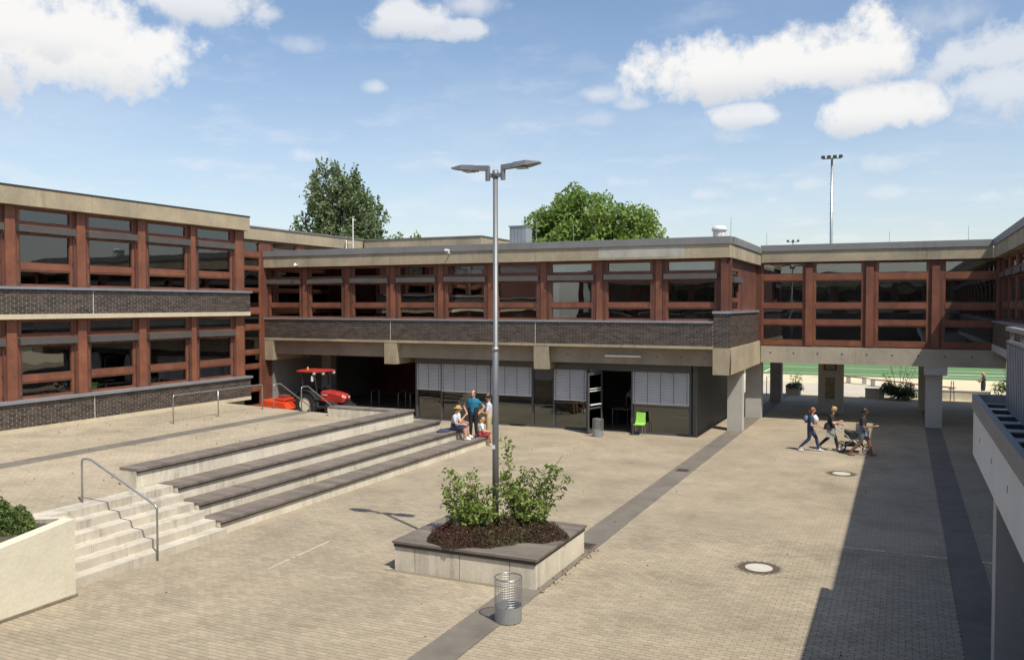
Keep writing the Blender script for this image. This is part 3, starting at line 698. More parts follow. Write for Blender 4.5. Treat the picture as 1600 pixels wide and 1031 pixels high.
for y, zf in ((18.6, 5.9), (18.7, 2.3)):    # white devices behind the glass
    t = thing('desk_monitor', 'white slanted device behind the ' + ('upper' if zf > 4 else 'lower') + ' left window', 'monitor', (-26.2, y+.9, zf))
    m = MB(); m.hexa([(-26.3, y+.5, zf+.02), (-25.9, y+.5, zf+.02), (-25.9, y+1.3, zf+.02), (-26.3, y+1.3, zf+.02), (-26.25, y+.7, zf+.4), (-25.95, y+.7, zf+.4), (-25.95, y+1.25, zf+.4), (-26.25, y+1.25, zf+.4)]); m.build('screen', M_blind, t)
    B('stand', M_int, t, (-26.4, -25.8, y+.2, y+1.5, zf-.6, zf+.018))
# recessed stair bay and rear wing
rb = thing('rear_wing', 'taller recessed wing with stacked stair windows behind the left block', 'building', (-30, 36, 0))
FS = fr_left(-28.4)
fascia(rb, FS, 28.6, 41.5, .05, 8.42, 9.0, 9.06, (36.2,), .5)
for y0, y1 in ((28.7, 30.75), (30.85, 32.95)): window(rb, FS, 's', y0, .3, 8.1, y1-y0, 0, 'stack', w0=-.05)
B('pier', M_red2, rb, (30.752, 30.848, -.2, -.04, .3, 8.4), (28.5, 28.698, -.2, -.04, .3, 8.4), (32.952, 33.7, -.2, -.04, .3, 8.4), fr=FS)
for k in range(3): window(rb, FS, 's2', 33.8+k*2.55, 6.6, 1.8, 1.95, 0, 'awning', w0=-.1)
B('pier', M_red, rb, *[(33.8+k*2.55+1.952, 33.8+k*2.55+2.548, -.3, -.08, 6.6, 8.42) for k in range(3)], fr=FS)
B('lower_wall', M_red2, rb, (33.7, 41.5, -.4, -.1, 0, 6.6), fr=FS)
B('floor_slab', M_int, rb, (-36, -28.6, 28.6, 41.5, 4.4, 4.8), (-36, -28.6, 28.6, 41.5, 0, .3)); B('roof_slab', M_roof, rb, (-36, -28.7, 28.6, 41.4, 8.45, 8.95)); B('inner_wall', M_int, rb, (-33.2, -33, 28.6, 41.5, 0, 8.4))
FT = fr_main(41.6)
fascia(rb, FT, -28.33, -20.8, 0, 8.3, 9.0, 9.04, (), .4); fascia(rb, fr_left(-20.8), 41.62, 50, .0, 8.3, 9.0, 9.04, (), .4)
B('rear_block', M_red2, rb, (-28.4, -20.95, 42.1, 50, 0, 8.9))
# roof ladder
t = thing('roof_ladder', 'pale tubular roof ladder hoop above the rear fascia', 'ladder', (-28.1, 40, 7.9))
for dx in (0, .45): MB().tube([(-28.15+dx, 39.6, 7.6), (-28.15+dx, 39.6, 10.0 if dx else 8.8), (-28.3+dx, 39.8, 10.05 if dx else 8.85), (-28.4+dx, 40.2, 10.0 if dx else 8.8)], .03, 8).build('stile', M_slat, t)
for k in range(4): MB().tube([(-28.15, 39.6, 7.75+k*.32), (-27.7, 39.6, 7.75+k*.32)], .02, 6).build('rung', M_slat, t)
# unseen wing added behind the viewer, a dark reflection for the windows
ow = thing('added_opposite_wing', 'unseen school wing added opposite the main block for dark window reflections', 'building', (-10, -6, 0))
FO = lambda u, w, z: (u, -3.2+w, z)
fascia(ow, FO, -26, 3.3, 0, 7.2, 7.9, 8.0, (), .4); B('brick_wall', M_brick, ow, (-26, 3.3, -.5, -.1, 0, 4.6), fr=FO); B('pier', M_red2, ow, *[(-26+k*2.5, -25.4+k*2.5, -.4, -.3, 4.6, 7.2) for k in range(12)], fr=FO)
B('pane', M_pane, ow, (-26, 3.3, -.45, -.43, 4.6, 7.2), fr=FO); B('room', M_int, ow, (-26, 3.3, -4, -3.8, 4.6, 7.2), (-26, 3.3, -4, -.5, 7.2, 7.3), fr=FO)

# ------------------------------------------------------------ roof furniture
t = thing('roof_vent', 'grey sheet metal ventilation box on the main roof beside the round tree', 'vent', (-18.6, 42, 7.6))
vb = B('box', M_zinc, t, (-19.1, -18.15, 41.6, 42.4, 7.6, 9.42)); B('lid', M_cap, t, (-19.15, -18.1, 41.55, 42.45, 9.422, 9.48))
for k in range(4): B('seam', M_cap, vb, (-19.1+.2*k+.08, -19.1+.2*k+.1, 41.585, 41.6, 7.7, 9.4))
t = thing('roof_fan', 'white plastic roof fan cowl near the corner of the main roof', 'vent', (-7.35, 38, 7.6))
MB().lathe([(.23, 7.6), (.27, 8.4), (.27, 8.5)], (-7.35, 38, 0), 20).build('body', cmat((.75, .74, .70), .4), t, True)
MB().lathe([(.27, 8.5), (.33, 8.52), (.33, 8.62), (.28, 8.7), (.18, 8.74)], (-7.35, 38, 0), 20).build('cowl', cmat((.75, .74, .70), .4), t, True)
for k in range(5): B('rib', cmat((.6, .59, .56), .4), t, (-7.35+.26*math.sin(k*.6-1.2)-.012, -7.35+.26*math.sin(k*.6-1.2)+.012, 38-.26*math.cos(k*.6-1.2)-.02, 38-.26*math.cos(k*.6-1.2)+.0, 7.9, 8.45))
for (x, y, h, lb) in ((-15.2, 36, 1.35, 'tall thin lightning rod left on the main roof before the round tree'), (-13.4, 36, .95, 'shorter lightning rod right on the main roof before the round tree'), (-15.5, 36, .6, 'short lightning rod beside the tall one on the main roof'),
                      (-6.4, 35.5, .95, 'thin lightning rod at the corner of the main roof'), (-5.9, 42, .8, 'thin lightning rod at the left end of the bridge roof'), (-.6, 43, .75, 'thin lightning rod on the middle of the bridge roof'), (2.6, 43, .9, 'thin lightning rod at the right end of the bridge roof')):
    t = thing('lightning_rod', lb, 'lightning rod', (x, y, 7.6), 'rods on the roofs'); MB().tube([(x, y, 7.6), (x, y, 7.9+h)], [.014, .009], 6).build('rod', M_steel, t); B('foot', M_concg, t, (x-.12, x+.12, y-.12, y+.12, 7.58, 7.68))

# ------------------------------------------------------------ lamp post in its planter
LX, LY = -7.5, 15.65
lp = thing('lamp_post', 'tall grey double headed lamp post rising from the planter', 'street lamp', (LX, LY, .3))
MB().tube([(LX, LY, .3), (LX, LY, 4.4), (LX+.005, LY, 4.41), (LX, LY, 7.95)], [.066, .064, .052, .05], 16).build('pole', M_lampm, lp, True)
MB().lathe([(.072, 4.36), (.072, 4.44)], (LX, LY, 0), 16).build('collar', M_steel, lp, True)
MB().lathe([(.062, 7.84), (.062, 8.0)], (LX, LY, 0), 16).build('cap', M_lampm, lp, True)
B('sticker', cmat((.75, .75, .72)), lp, (LX-.05, LX+.02, LY-.066, LY-.062, 2.38, 2.46))
for sgn in (-1, 1):
    x = LX+sgn*.17
    br_ = MB(); br_.lathe([(.05, 7.8), (.05, 8.06)], (x, LY, 0), 12); br_.box(min(LX, x), max(LX, x), LY-.03, LY+.03, 7.86, 7.94)
    arm = br_.build('bracket', M_lampm, lp)
    m = MB(); a, b, c = x-sgn*.03, x+sgn*.25, x+sgn*.8
    def sec(xx, hw, z0, z1): return [(xx, LY-hw, z0), (xx, LY+hw, z0), (xx, LY+hw*.8, z1), (xx, LY-hw*.8, z1)]
    rings = [sec(a, .05, 8.0, 8.10), sec(b, .06, 8.02, 8.12), sec(b+sgn*.02, .15, 8.01, 8.12), sec(c-sgn*.25, .16, 8.04, 8.14), sec(c, .09, 8.08, 8.11)]
    idx = [[m.pt(p) for p in r_] for r_ in rings]
    for A, C in zip(idx, idx[1:]):
        for j in range(4): m.face((A[j], A[(j+1) % 4], C[(j+1) % 4], C[j]))
    m.face(idx[0]); m.face(idx[-1]); h = m.build('lamp_head', M_lampm, lp)
    B('lens', M_lens, h, (min(b+sgn*.08, c-sgn*.28), max(b+sgn*.08, c-sgn*.28), LY-.11, LY+.11, 8.0, 8.012))

PXa, PXb, PYa, PYb = -9.22, -6.14, 14.5, 17.27
pl = thing('planter', 'square planter with white concrete panels and grey timber deck in the courtyard', 'planter', (-7.7, 15.9, 0))
for a, b in ((PXa, -8.75), (-8.75, -7.75), (-7.75, -6.68), (-6.68, PXb)): B('panel', M_white, pl, (a+.008, b-.008, PYa+.05, PYa+.13, -.01, .50))
for a, b in ((PYa+.05, 15.4), (15.4, 16.35), (16.35, PYb-.05)): B('panel', M_white, pl, (PXb-.09, PXb-.01, a+.004, b-.004, -.01, .50)); B('panel', M_white, pl, (PXa+.01, PXa+.09, a+.004, b-.004, -.01, .50))
B('panel', M_white, pl, (PXa+.1, PXb-.1, PYb-.13, PYb-.05, -.01, .5))
B('soil', M_soil, pl, (PXa+.1, PXb-.1, PYa+.132, PYb-.132, .0, .50))
B('edge_band', M_dark, pl, (PXa+.02, PXb-.02, PYa+.02, PYa+.05, .47, .535), (PXb-.02, PXb+.0, PYa+.02, PYb-.02, .47, .535), (PXa, PXa+.02, PYa+.02, PYb-.02, .47, .535))
nb = 19; q = (PYb-PYa)/nb
for k in range(nb): B('plank', M_wood, pl, (PXa-.03, PXb+.03, PYa+k*q+.003, PYa+(k+1)*q-.003, .54, .585+random.uniform(-.002, .003)))

# ------------------------------------------------------------ foliage tools
def leafmat(name, col, col2, tr=.3): return mat(name, col, .55, .2, 1.2, col2=col2, island=.35, transl=tr)
def leaves(name, pts, size, m, parent, aspect=.55, updir=None, jit=.35):
    P = np.asarray(pts, float); n = len(P)
    a = rng.normal(size=(n, 3)); a /= np.linalg.norm(a, axis=1)[:, None]
    if updir is not None: a = a*.7+np.asarray(updir); a /= np.linalg.norm(a, axis=1)[:, None]
    b = np.cross(a, rng.normal(size=(n, 3))); b /= np.linalg.norm(b, axis=1)[:, None]
    s = size*(1+jit*rng.uniform(-1, 1, n))[:, None]
    c = np.cross(a, b)
    V = np.stack([P-a*s*.5, P+b*s*aspect*.5+c*s*.06, P+a*s*.5, P-b*s*aspect*.5+c*s*.06], 1).reshape(-1, 3)
    me = bpy.data.meshes.new(name); me.vertices.add(4*n); me.vertices.foreach_set('co', V.ravel())
    me.loops.add(4*n); me.loops.foreach_set('vertex_index', np.arange(4*n, dtype=np.int32))
    me.polygons.add(n); me.polygons.foreach_set('loop_start', np.arange(0, 4*n, 4, dtype=np.int32))
    me.update(calc_edges=True); me.materials.append(m)
    return link(name, me, parent)
def clump_points(centers, radii, per, shell=.55):
    out = []
    for c, r in zip(centers, radii):
        k = int(per*r*r); d = rng.normal(size=(k, 3)); d /= np.linalg.norm(d, axis=1)[:, None]
        rad = r*(shell+(1-shell)*rng.uniform(0, 1, k)**.6)*rng.uniform(.75, 1.12, k)
        out.append(np.asarray(c)+d*rad[:, None]*np.array([1, 1, .8]))
    return np.concatenate(out)
M_bark = mat('bark', (.12, .095, .07), .9, .3, 4, .5, 20)
def tree(name, label, base, crown, nclump, rc, leaf, m, per, seed, upsweep=0., trunk_r=.3):
    """crown: list of (cx,cy,cz,rx,ry,rz) ellipsoids relative to base"""
    r_ = np.random.default_rng(seed); t = thing(name, label, 'tree', base); base = np.array(base)
    cs, rs = [], []
    tot = sum(e[3]*e[5] for e in crown)
    for e in crown:
        k = max(3, int(nclump*e[3]*e[5]/tot))
        d = r_.normal(size=(k, 3)); d /= np.linalg.norm(d, axis=1)[:, None]; d *= (r_.uniform(.25, 1, k)**.5)[:, None]
        cs += list(base+np.array(e[:3])+d*np.array(e[3:])); rs += list(rc*r_.uniform(.55, 1.2, k))
    pts = clump_points(cs, rs, per, .35)
    if upsweep:   # feathery upright tips
        tips = []
        for c, r in zip(cs, rs):
            for _ in range(5):
                d = np.array([r_.uniform(-.4, .4), r_.uniform(-.4, .4), 1]); L_ = r*r_.uniform(.9, 1.9)
                for s_ in np.linspace(.2, 1, 16): tips.append(c+d*L_*s_*upsweep+r_.normal(size=3)*.16*(1.15-s_))
        pts = np.concatenate([pts, np.array(tips)])
    leaves('crown', pts, leaf, m, t)
    zt = max(c[2] for c in cs)
    tk = MB(); tk.tube([base, base+[.1, 0, (zt-base[2])*.3], base+[0, .1, (zt-base[2])*.6], base+[.1, 0, (zt-base[2])*.85]], [trunk_r, trunk_r*.8, trunk_r*.5, trunk_r*.15], 10)
    o = tk.build('trunk', M_bark, t, True)
    br_ = MB()
    for c in cs[::2]:
        a = base+np.array([0, 0, (zt-base[2])*r_.uniform(.25, .7)]); mid = (a+c)/2+np.array([0, 0, -.1])
        if c[2] < a[2]: a[2] = max(base[2]+1, c[2]-.5)
        br_.tube([a, mid, c], [trunk_r*.28, trunk_r*.18, .03], 5)
    br_.build('limbs', M_bark, t)
    return t
M_lf1 = leafmat('leaf_ash', (.125, .18, .075), (.18, .23, .11)); M_lf2 = leafmat('leaf_maple', (.17, .26, .055), (.26, .36, .085), .45)
M_lf3 = leafmat('leaf_shrub', (.17, .25, .045), (.26, .33, .08), .4); M_heath = leafmat('leaf_heather', (.085, .028, .024), (.10, .085, .04), .15)
M_jun = leafmat('leaf_juniper', (.08, .13, .03), (.15, .19, .05), .25); M_lfd = leafmat('leaf_dark', (.03, .055, .018), (.05, .085, .03), .2)
tree('ash_tree', 'tall dark feathery tree behind the left wing roof', (-47.2, 65, 0), [(-.6, 0, 14.6, 2.4, 2.4, 2.8), (1.2, 0, 13.8, 2.6, 2.4, 3.0), (-2.6, 0, 11.5, 2.4, 2.5, 2.2), (2.6, 0, 11.6, 2.4, 2.5, 2.4), (0.2, 0, 10.0, 4.0, 3, 2)], 120, 1.15, .34, M_lf1, 95, 3, .9)
tree('maple_tree', 'broad bright green round crowned tree behind the main roof', (-20.8, 60, 0), [(-.4, 0, 11.2, 3.6, 3.2, 3.0), (-3.4, 0, 10.0, 1.7, 2.2, 2.6), (3.2, 0, 9.8, 1.9, 2.2, 2.8), (0, 0, 8.6, 4.6, 3.2, 2), (0, 0, 10, 3.6, 2.6, 2.6), (-3.6, 0, 9.4, 1.9, 2, 2.2), (-2, 0, 11.5, 2, 2, 2)], 270, 1.0, .34, M_lf2, 130, 5)
tree('small_tree', 'small distant green treetop just above the rear fascia', (-41.5, 68, 0), [(-.9, 0, 10.8, 1.1, 1, .9), (1.2, 0, 10.9, 1.1, 1, .9), (0, 0, 9.6, 2, 1.5, 1)], 26, .7, .32, M_lf2, 110, 9)

# shrubs on the planter
def shrub(name, label, base, stems, m, leaf, per, cat='shrub', group=None):
    t = thing(name, label, cat, base, group); b = Vector(base); pts = []; st = MB()
    for (dx, dy, h, n) in stems:
        tip = b+Vector((dx, dy, h)); mid = b+Vector((dx*.45, dy*.45, h*.55))
        st.tube([b+Vector((dx*.12, dy*.12, -.05)), mid, tip], [.016, .011, .004], 5)
        for k in range(n):
            s_ = random.uniform(.25, 1)**.8; p = (b*(1-s_)**2+mid*2*s_*(1-s_)+tip*s_*s_) if s_ < 1 else tip
            d = Vector((random.gauss(0, 1), random.gauss(0, 1), random.gauss(0, .6))).normalized()*random.uniform(.1, .30)*(1.15-.55*s_)
            q_ = p+d; st.tube([p, q_], [.005, .002], 3, caps=False)
            for _ in range(per): pts.append(q_+Vector((random.gauss(0, .055), random.gauss(0, .055), random.gauss(0, .04))))
    st.build('stems', M_bark, t); leaves('foliage', [tuple(p) for p in pts], leaf, m, t, .5)
    return t
SH1 = [(-.62, .15, 1.45, 22), (-.45, -.15, 1.2, 24), (-.2, .15, 1.35, 26), (.05, -.1, 1.2, 28), (.3, .05, 1.1, 26), (-.8, .25, .95, 16), (0, -.3, .8, 26), (-.3, -.35, .7, 24), (.4, -.3, .75, 24), (-.2, 0, .95, 24), (.5, .1, .8, 20), (-.55, 0, .7, 20)]
SH2 = [(-.3, .1, 2.0, 28), (.95, .2, 1.75, 26), (.65, -.05, 1.4, 28), (.2, .1, 1.4, 28), (-.1, -.1, 1.3, 28), (1.05, .15, 1.25, 20), (.4, -.25, .95, 28), (0, .2, 1.1, 26), (.6, .2, .95, 26), (-.4, .2, 1.4, 20), (.75, -.2, .8, 22), (.3, .3, 1.2, 22)]
shrub('leafy_shrub', 'loose light green shrub left of the lamp post in the planter', (-7.85, 15.4, .5), SH1, M_lf3, .095, 7)
shrub('leafy_shrub', 'taller light green shrub right of the lamp post in the planter', (-7.2, 16.0, .5), SH2, M_lf3, .095, 7)
def mound(name, label, c, rx, ry, h, m, leaf, n, cat, parent_m=M_bark):
    t = thing(name, label, cat, c); a = rng.uniform(0, 2*math.pi, n); r_ = np.sqrt(rng.uniform(0, 1, n))
    wob = 1+.13*np.sin(3*a+1)+.08*np.sin(7*a)
    x = r_*np.cos(a)*rx*wob; y = r_*np.sin(a)*ry*wob; top = h*np.sqrt(np.clip(1-r_**2.4, 0, 1))*(1+.38*np.sin(x*11)*np.sin(y*11+1))
    z = top*rng.uniform(.35, 1.08, n)+.02
    leaves('foliage', np.stack([x+c[0], y+c[1], z+c[2]], 1), leaf, m, t, .4, (0, 0, .5))
    s_ = MB()
    for k in range(40):
        aa = random.uniform(0, 6.28); q_ = random.uniform(.1, .85); s_.tube([(c[0]+q_*rx*.6*math.cos(aa), c[1]+q_*ry*.6*math.sin(aa), c[2]-.02), (c[0]+q_*rx*math.cos(aa), c[1]+q_*ry*math.sin(aa), c[2]+h*.7*(1-q_*q_*.8))], .006, 4)
    s_.build('stems', parent_m, t); return t
mound('heather', 'low dark red heather cushion at the front of the planter', (-7.88, 15.15, .575), .85, .6, .29, M_heath, .036, 30000, 'plant')
mound('heather', 'low dark red heather cushion at the right of the planter', (-7.05, 15.9, .575), .85, .6, .31, M_heath, .036, 30000, 'plant')
mound('juniper', 'spreading green juniper bush in the white bed at lower left', (-14.9, 10.0, 1.14), .85, .85, .46, M_jun, .075, 13000, 'bush')

# dry leaves blown over the terrace and the court
lp_ = []
for _ in range(170):
    x, y = random.uniform(-25, -16.9), random.uniform(11, 26.2); lp_.append((x, y, tz(x)+.012))
for _ in range(45):
    x, y = random.uniform(-13.4, 0), random.uniform(11, 33); lp_.append((x, y, .012))
for _ in range(60):
    lp_.append((random.uniform(-6.1, -5.9)+random.gauss(0, .05), random.uniform(14.4, 17.6), .014))
tag(leaves('leaf_litter', lp_, .055, mat('dry_leaf', (.16, .11, .06), .9, .3, 3), None, .6), 'scattered dry leaves on the paving', 'leaves', kind='stuff')
# ------------------------------------------------------------ waste baskets
def basket(x, y, label, sc=1.):
    t = thing('waste_basket', label, 'bin', (x, y, 0), 'wire waste baskets'); r_, h = .23*sc, .74*sc
    MB().lathe([(r_, .012), (r_, .27*sc), (r_*.97, .27*sc), (r_*.97, .03), (.01, .03)], (x, y, 0), 28).build('base_shell', M_zinc, t)
    m = MB()
    for k in range(36):
        a = 2*math.pi*k/36; m.tube([(x+r_*math.cos(a), y+r_*math.sin(a), .26*sc), (x+r_*math.cos(a), y+r_*math.sin(a), h)], .0028, 4, caps=False)
    for k in range(11):
        z = .3*sc+k*.042*sc; m.tube([(x+r_*math.cos(2*math.pi*j/28), y+r_*math.sin(2*math.pi*j/28), z) for j in range(28)], .0026, 4, closed=True)
    tag(m.build('wire_mesh', M_steel, t), kind='stuff')
    MB().tube([(x+r_*math.cos(2*math.pi*j/28), y+r_*math.sin(2*math.pi*j/28), h) for j in range(28)], .011, 6, closed=True).build('rim', M_steel, t, True)
    MB().tube([(x-.08, y-.1, .05), (x+.08, y+.02, .22)], .06, 7).build('litter', cmat((.35, .34, .33), var=.4), t)
basket(-5.97, 12.95, 'wire waste basket with zinc base in front of the planter')
basket(-11.12, 32.75, 'wire waste basket beside the open cafe door', .95)

# ------------------------------------------------------------ green chair
def chair(x, y, label):
    t = thing('chair', label, 'chair', (x, y, 0)); gm = cmat((.30, .62, .10), .45)
    m = MB(); w = .21
    prof = [(-.20, .45), (.0, .44), (.16, .45), (.2, .50), (.235, .68), (.27, .90)]
    a = [[m.pt((x+s_*w*(1 if k < 4 else .92), y+p, z)) for s_ in (-1, 1)] for k, (p, z) in enumerate(prof)]
    b = [[m.pt((x+s_*w*(1 if k < 4 else .92), y+p+(.0 if k < 3 else .015), z-(.015 if k < 4 else 0))) for s_ in (-1, 1)] for k, (p, z) in enumerate(prof)]
    for A, C in zip(a, a[1:]): m.face((A[0], A[1], C[1], C[0]))
    for A, C in zip(b, b[1:]): m.face((A[0], C[0], C[1], A[1]))
    for k in range(len(a)-1):
        m.face((a[k][0], a[k+1][0], b[k+1][0], b[k][0])); m.face((a[k][1], b[k][1], b[k+1][1], a[k+1][1]))
    m.face((a[0][0], b[0][0], b[0][1], a[0][1])); m.face((a[-1][0], a[-1][1], b[-1][1], b[-1][0]))
    m.build('seat_shell', gm, t)
    for sx in (-1, 1):
        for (y0, y1) in ((-.17, -.21), (.14, .22)): MB().tube([(x+sx*.19, y+y0, .435), (x+sx*.2, y+y1, 0)], .011, 6).build('leg', M_steel, t)
chair(-9.7, 33.75, 'bright green chair standing outside the cafe window')

# ------------------------------------------------------------ tractor and mower
tr = thing('tractor', 'small red tractor with cab roof parked under the main block', 'tractor', (-24.6, 32.3, .2))
TX, TY, TZ = -24.75, 32.2, .2          # rear axle at local x=0, nose towards +x
TR_ = cmat((.36, .03, .022), .42, var=.22, scale=3); BK = cmat((.02, .02, .022), .6); RIM = cmat((.66, .60, .46), .5)
tf = lambda x, y, z: (TX+x, TY+y, TZ+z)
def T(name, m, fn, parent=tr, smooth=False):
    mb = MB(tf); fn(mb); return mb.build(name, m, parent, smooth)
def wheel(cx, cy, r, w):
    prof = [(r*.55, -w/2), (r*.9, -w/2), (r, -w*.36), (r, w*.36), (r*.9, w/2), (r*.55, w/2)]
    def tyre(mb):
        rings = []; n = 28
        for (q_, h) in prof: rings.append([mb.pt((cx+q_*math.cos(2*math.pi*j/n), cy+h, r+q_*math.sin(2*math.pi*j/n))) for j in range(n)])
        for A, C in zip(rings, rings[1:]+rings[:1]):
            for j in range(n): mb.face((A[j], A[(j+1) % n], C[(j+1) % n], C[j]))
        for j in range(0, n, 1):
            a = 2*math.pi*j/n; 
            for sgn in (-1, 1): mb.tube([(cx+r*1.0*math.cos(a), cy, r+r*1.0*math.sin(a)), (cx+r*1.0*math.cos(a+.16), cy+sgn*w*.4, r+r*1.0*math.sin(a+.16))], .018, 4)
    wo = T('wheel', BK, tyre)
    T('rim', RIM, lambda mb: mb.lathe([(r*.56, -w*.42), (r*.5, -w*.3), (r*.16, -w*.25), (r*.14, -w*.38), (.01, -w*.38)], (cx, cy, r), 20, 'y'), wo)
    T('rim', RIM, lambda mb: mb.lathe([(r*.56, w*.42), (r*.5, w*.3), (.01, w*.3)], (cx, cy, r), 20, 'y'), wo)
for cy in (-.52, .52): wheel(0, cy, .56, .32); wheel(1.42, cy, .36, .24)
def hood(mb):
    secs = [(.62, .30, .72, 1.17), (.9, .30, .70, 1.19), (1.4, .29, .68, 1.13), (1.75, .27, .68, 1.05), (1.87, .22, .72, .98)]
    rr = []
    for (x, hw, z0, z1) in secs: rr.append([mb.pt(p) for p in ((x, -hw, z0), (x, hw, z0), (x, hw, z1-.1), (x, hw*.7, z1), (x, -hw*.7, z1), (x, -hw, z1-.1))])
    for A, C in zip(rr, rr[1:]):
        for j in range(6): mb.face((A[j], A[(j+1) % 6], C[(j+1) % 6], C[j]))
    mb.face(rr[0]); mb.face(rr[-1])
hd = T('hood', TR_, hood)
T('grille', BK, lambda mb: mb.box(1.86, 1.885, -.18, .18, .70, .84), hd)
for s_ in (-1, 1): T('headlight', M_lens, lambda mb: mb.lathe([(.05, 0), (.06, .03), (.02, .05)], (1.84, s_*.15, .91), 12, 'x'), hd)
T('hood_stripe', cmat((.6, .6, .58)), lambda mb: mb.box(.70, 1.0, -.304, -.301, .98, 1.02), hd)
T('chassis', BK, lambda mb: (mb.box(-.3, 1.8, -.2, .2, .42, .70), mb.box(1.3, 1.54, -.42, .42, .30, .42), mb.box(-.12, .12, -.42, .42, .46, .66), mb.box(.2, .9, -.5, .5, .40, .48)))
T('front_weight', M_dark, lambda mb: (mb.box(1.8, 2.02, -.22, .22, .46, .68), mb.tube([(2.02, -.2, .6), (2.2, -.2, .56), (2.2, .2, .56), (2.02, .2, .6)], .03, 6)))
def fender(mb, cy):
    if 1:
        n = 10
        for k in range(n):
            a, b = R(20+k*14), R(20+(k+1)*14)
            mb.hexa([(q_*math.cos(c), cy+s_, .56+q_*math.sin(c)) for s_ in (-.19, .19) for (q_, c) in ((.62, a), (.65, a), (.65, b), (.62, b))])
for cy_ in (-.52, .52): T('fender', BK, lambda mb: fender(mb, cy_))
T('seat', BK, lambda mb: (mb.box(-.1, .34, -.22, .22, .80, .92), mb.box(-.16, -.04, -.22, .22, .92, 1.32)))
T('steering_wheel', BK, lambda mb: (mb.tube([(.52+.07*math.cos(2*math.pi*j/16), .19*math.sin(2*math.pi*j/16), 1.22+.15*math.cos(2*math.pi*j/16)) for j in range(16)], .014, 6, closed=True), mb.tube([(.52, 0, 1.22), (.68, 0, 1.0)], .02, 6)))
for (x0, x1) in ((-.28, -.22), (.42, .58)):
    for cy in (-.48, .48): T('cab_pillar', BK, lambda mb: mb.tube([(x1, cy, .75), (x0, cy, 2.02)], .028, 6))
def roof(mb):
    rr = []
    for (z, a, b, w) in ((2.0, -.48, .80, .60), (2.06, -.52, .86, .62), (2.12, -.42, .7, .5)): rr.append([mb.pt(p) for p in ((a, -w, z), (b, -w*.92, z), (b, w*.92, z), (a, w, z))])
    for A, C in zip(rr, rr[1:]):
        for j in range(4): mb.face((A[j], A[(j+1) % 4], C[(j+1) % 4], C[j]))
    mb.face(rr[0]); mb.face(rr[-1])
cr = T('cab_roof', TR_, roof)
for (x, y) in ((.5, -.61), (.84, -.4), (.84, .4)): T('work_light', M_lens, lambda mb: mb.box(x-.05, x+.05, y-.05, y+.03, 1.93, 2.03), cr)
T('mirror', M_slat, lambda mb: (mb.box(.36, .40, -.66, -.54, 1.62, 1.86), mb.tube([(.45, -.5, 1.75), (.4, -.6, 1.74)], .01, 5)))
T('beacon', cmat((.7, .35, .05), .3), lambda mb: mb.lathe([(.05, 2.12), (.05, 2.2), (.02, 2.24)], (-.1, -.3, 0), 10), cr)
T('lever', BK, lambda mb: (mb.tube([(.3, -.3, .85), (.35, -.32, 1.15)], .012, 5), mb.tube([(.2, .3, .85), (.24, .32, 1.1)], .012, 5)))
mo = thing('flail_mower', 'orange red mower deck hitched behind the small tractor', 'mower', (-26.4, 32.2, .2)); OR = cmat((.60, .07, .025), .4)
def M_(name, m, fn, parent=mo): mb = MB(tf); fn(mb); return mb.build(name, m, parent)
M_('deck', OR, lambda mb: (mb.hexa([(-2.3, -.75, .28), (-.95, -.75, .28), (-.95, .75, .28), (-2.3, .75, .28), (-2.2, -.72, .62), (-1.15, -.72, .56), (-1.15, .72, .56), (-2.2, .72, .62)]), mb.box(-2.0, -1.4, -.4, .4, .62, .72)))
M_('rear_hood', OR, lambda mb: mb.hexa([(-2.55, -.7, .35), (-2.3, -.7, .28), (-2.3, .7, .28), (-2.55, .7, .35), (-2.5, -.7, .66), (-2.2, -.7, .63), (-2.2, .7, .63), (-2.5, .7, .66)]))
M_('gearbox', cmat((.25, .05, .03)), lambda mb: (mb.box(-1.9, -1.5, -.2, .2, .72, .86), mb.box(-1.3, -1.1, -.7, -.45, .2, .45)))
M_('hitch_arm', OR, lambda mb: [mb.tube([(-1.5, s_*.35, .6), (-.35, s_*.3, .95)], .03, 6) for s_ in (-1, 1)])
M_('support', BK, lambda mb: mb.box(-2.2, -1.1, -.6, .6, .16, .28))
for x in (-2.15, -1.25):
    wo = M_('wheel', BK, lambda mb: mb.lathe([(.06, -.06), (.15, -.06), (.16, 0), (.15, .06), (.06, .06)], (x, -.82, .16), 18, 'y'))
    M_('rim', RIM, lambda mb: mb.lathe([(.08, -.066), (.01, -.08)], (x, -.82, .16), 14, 'y'), wo)
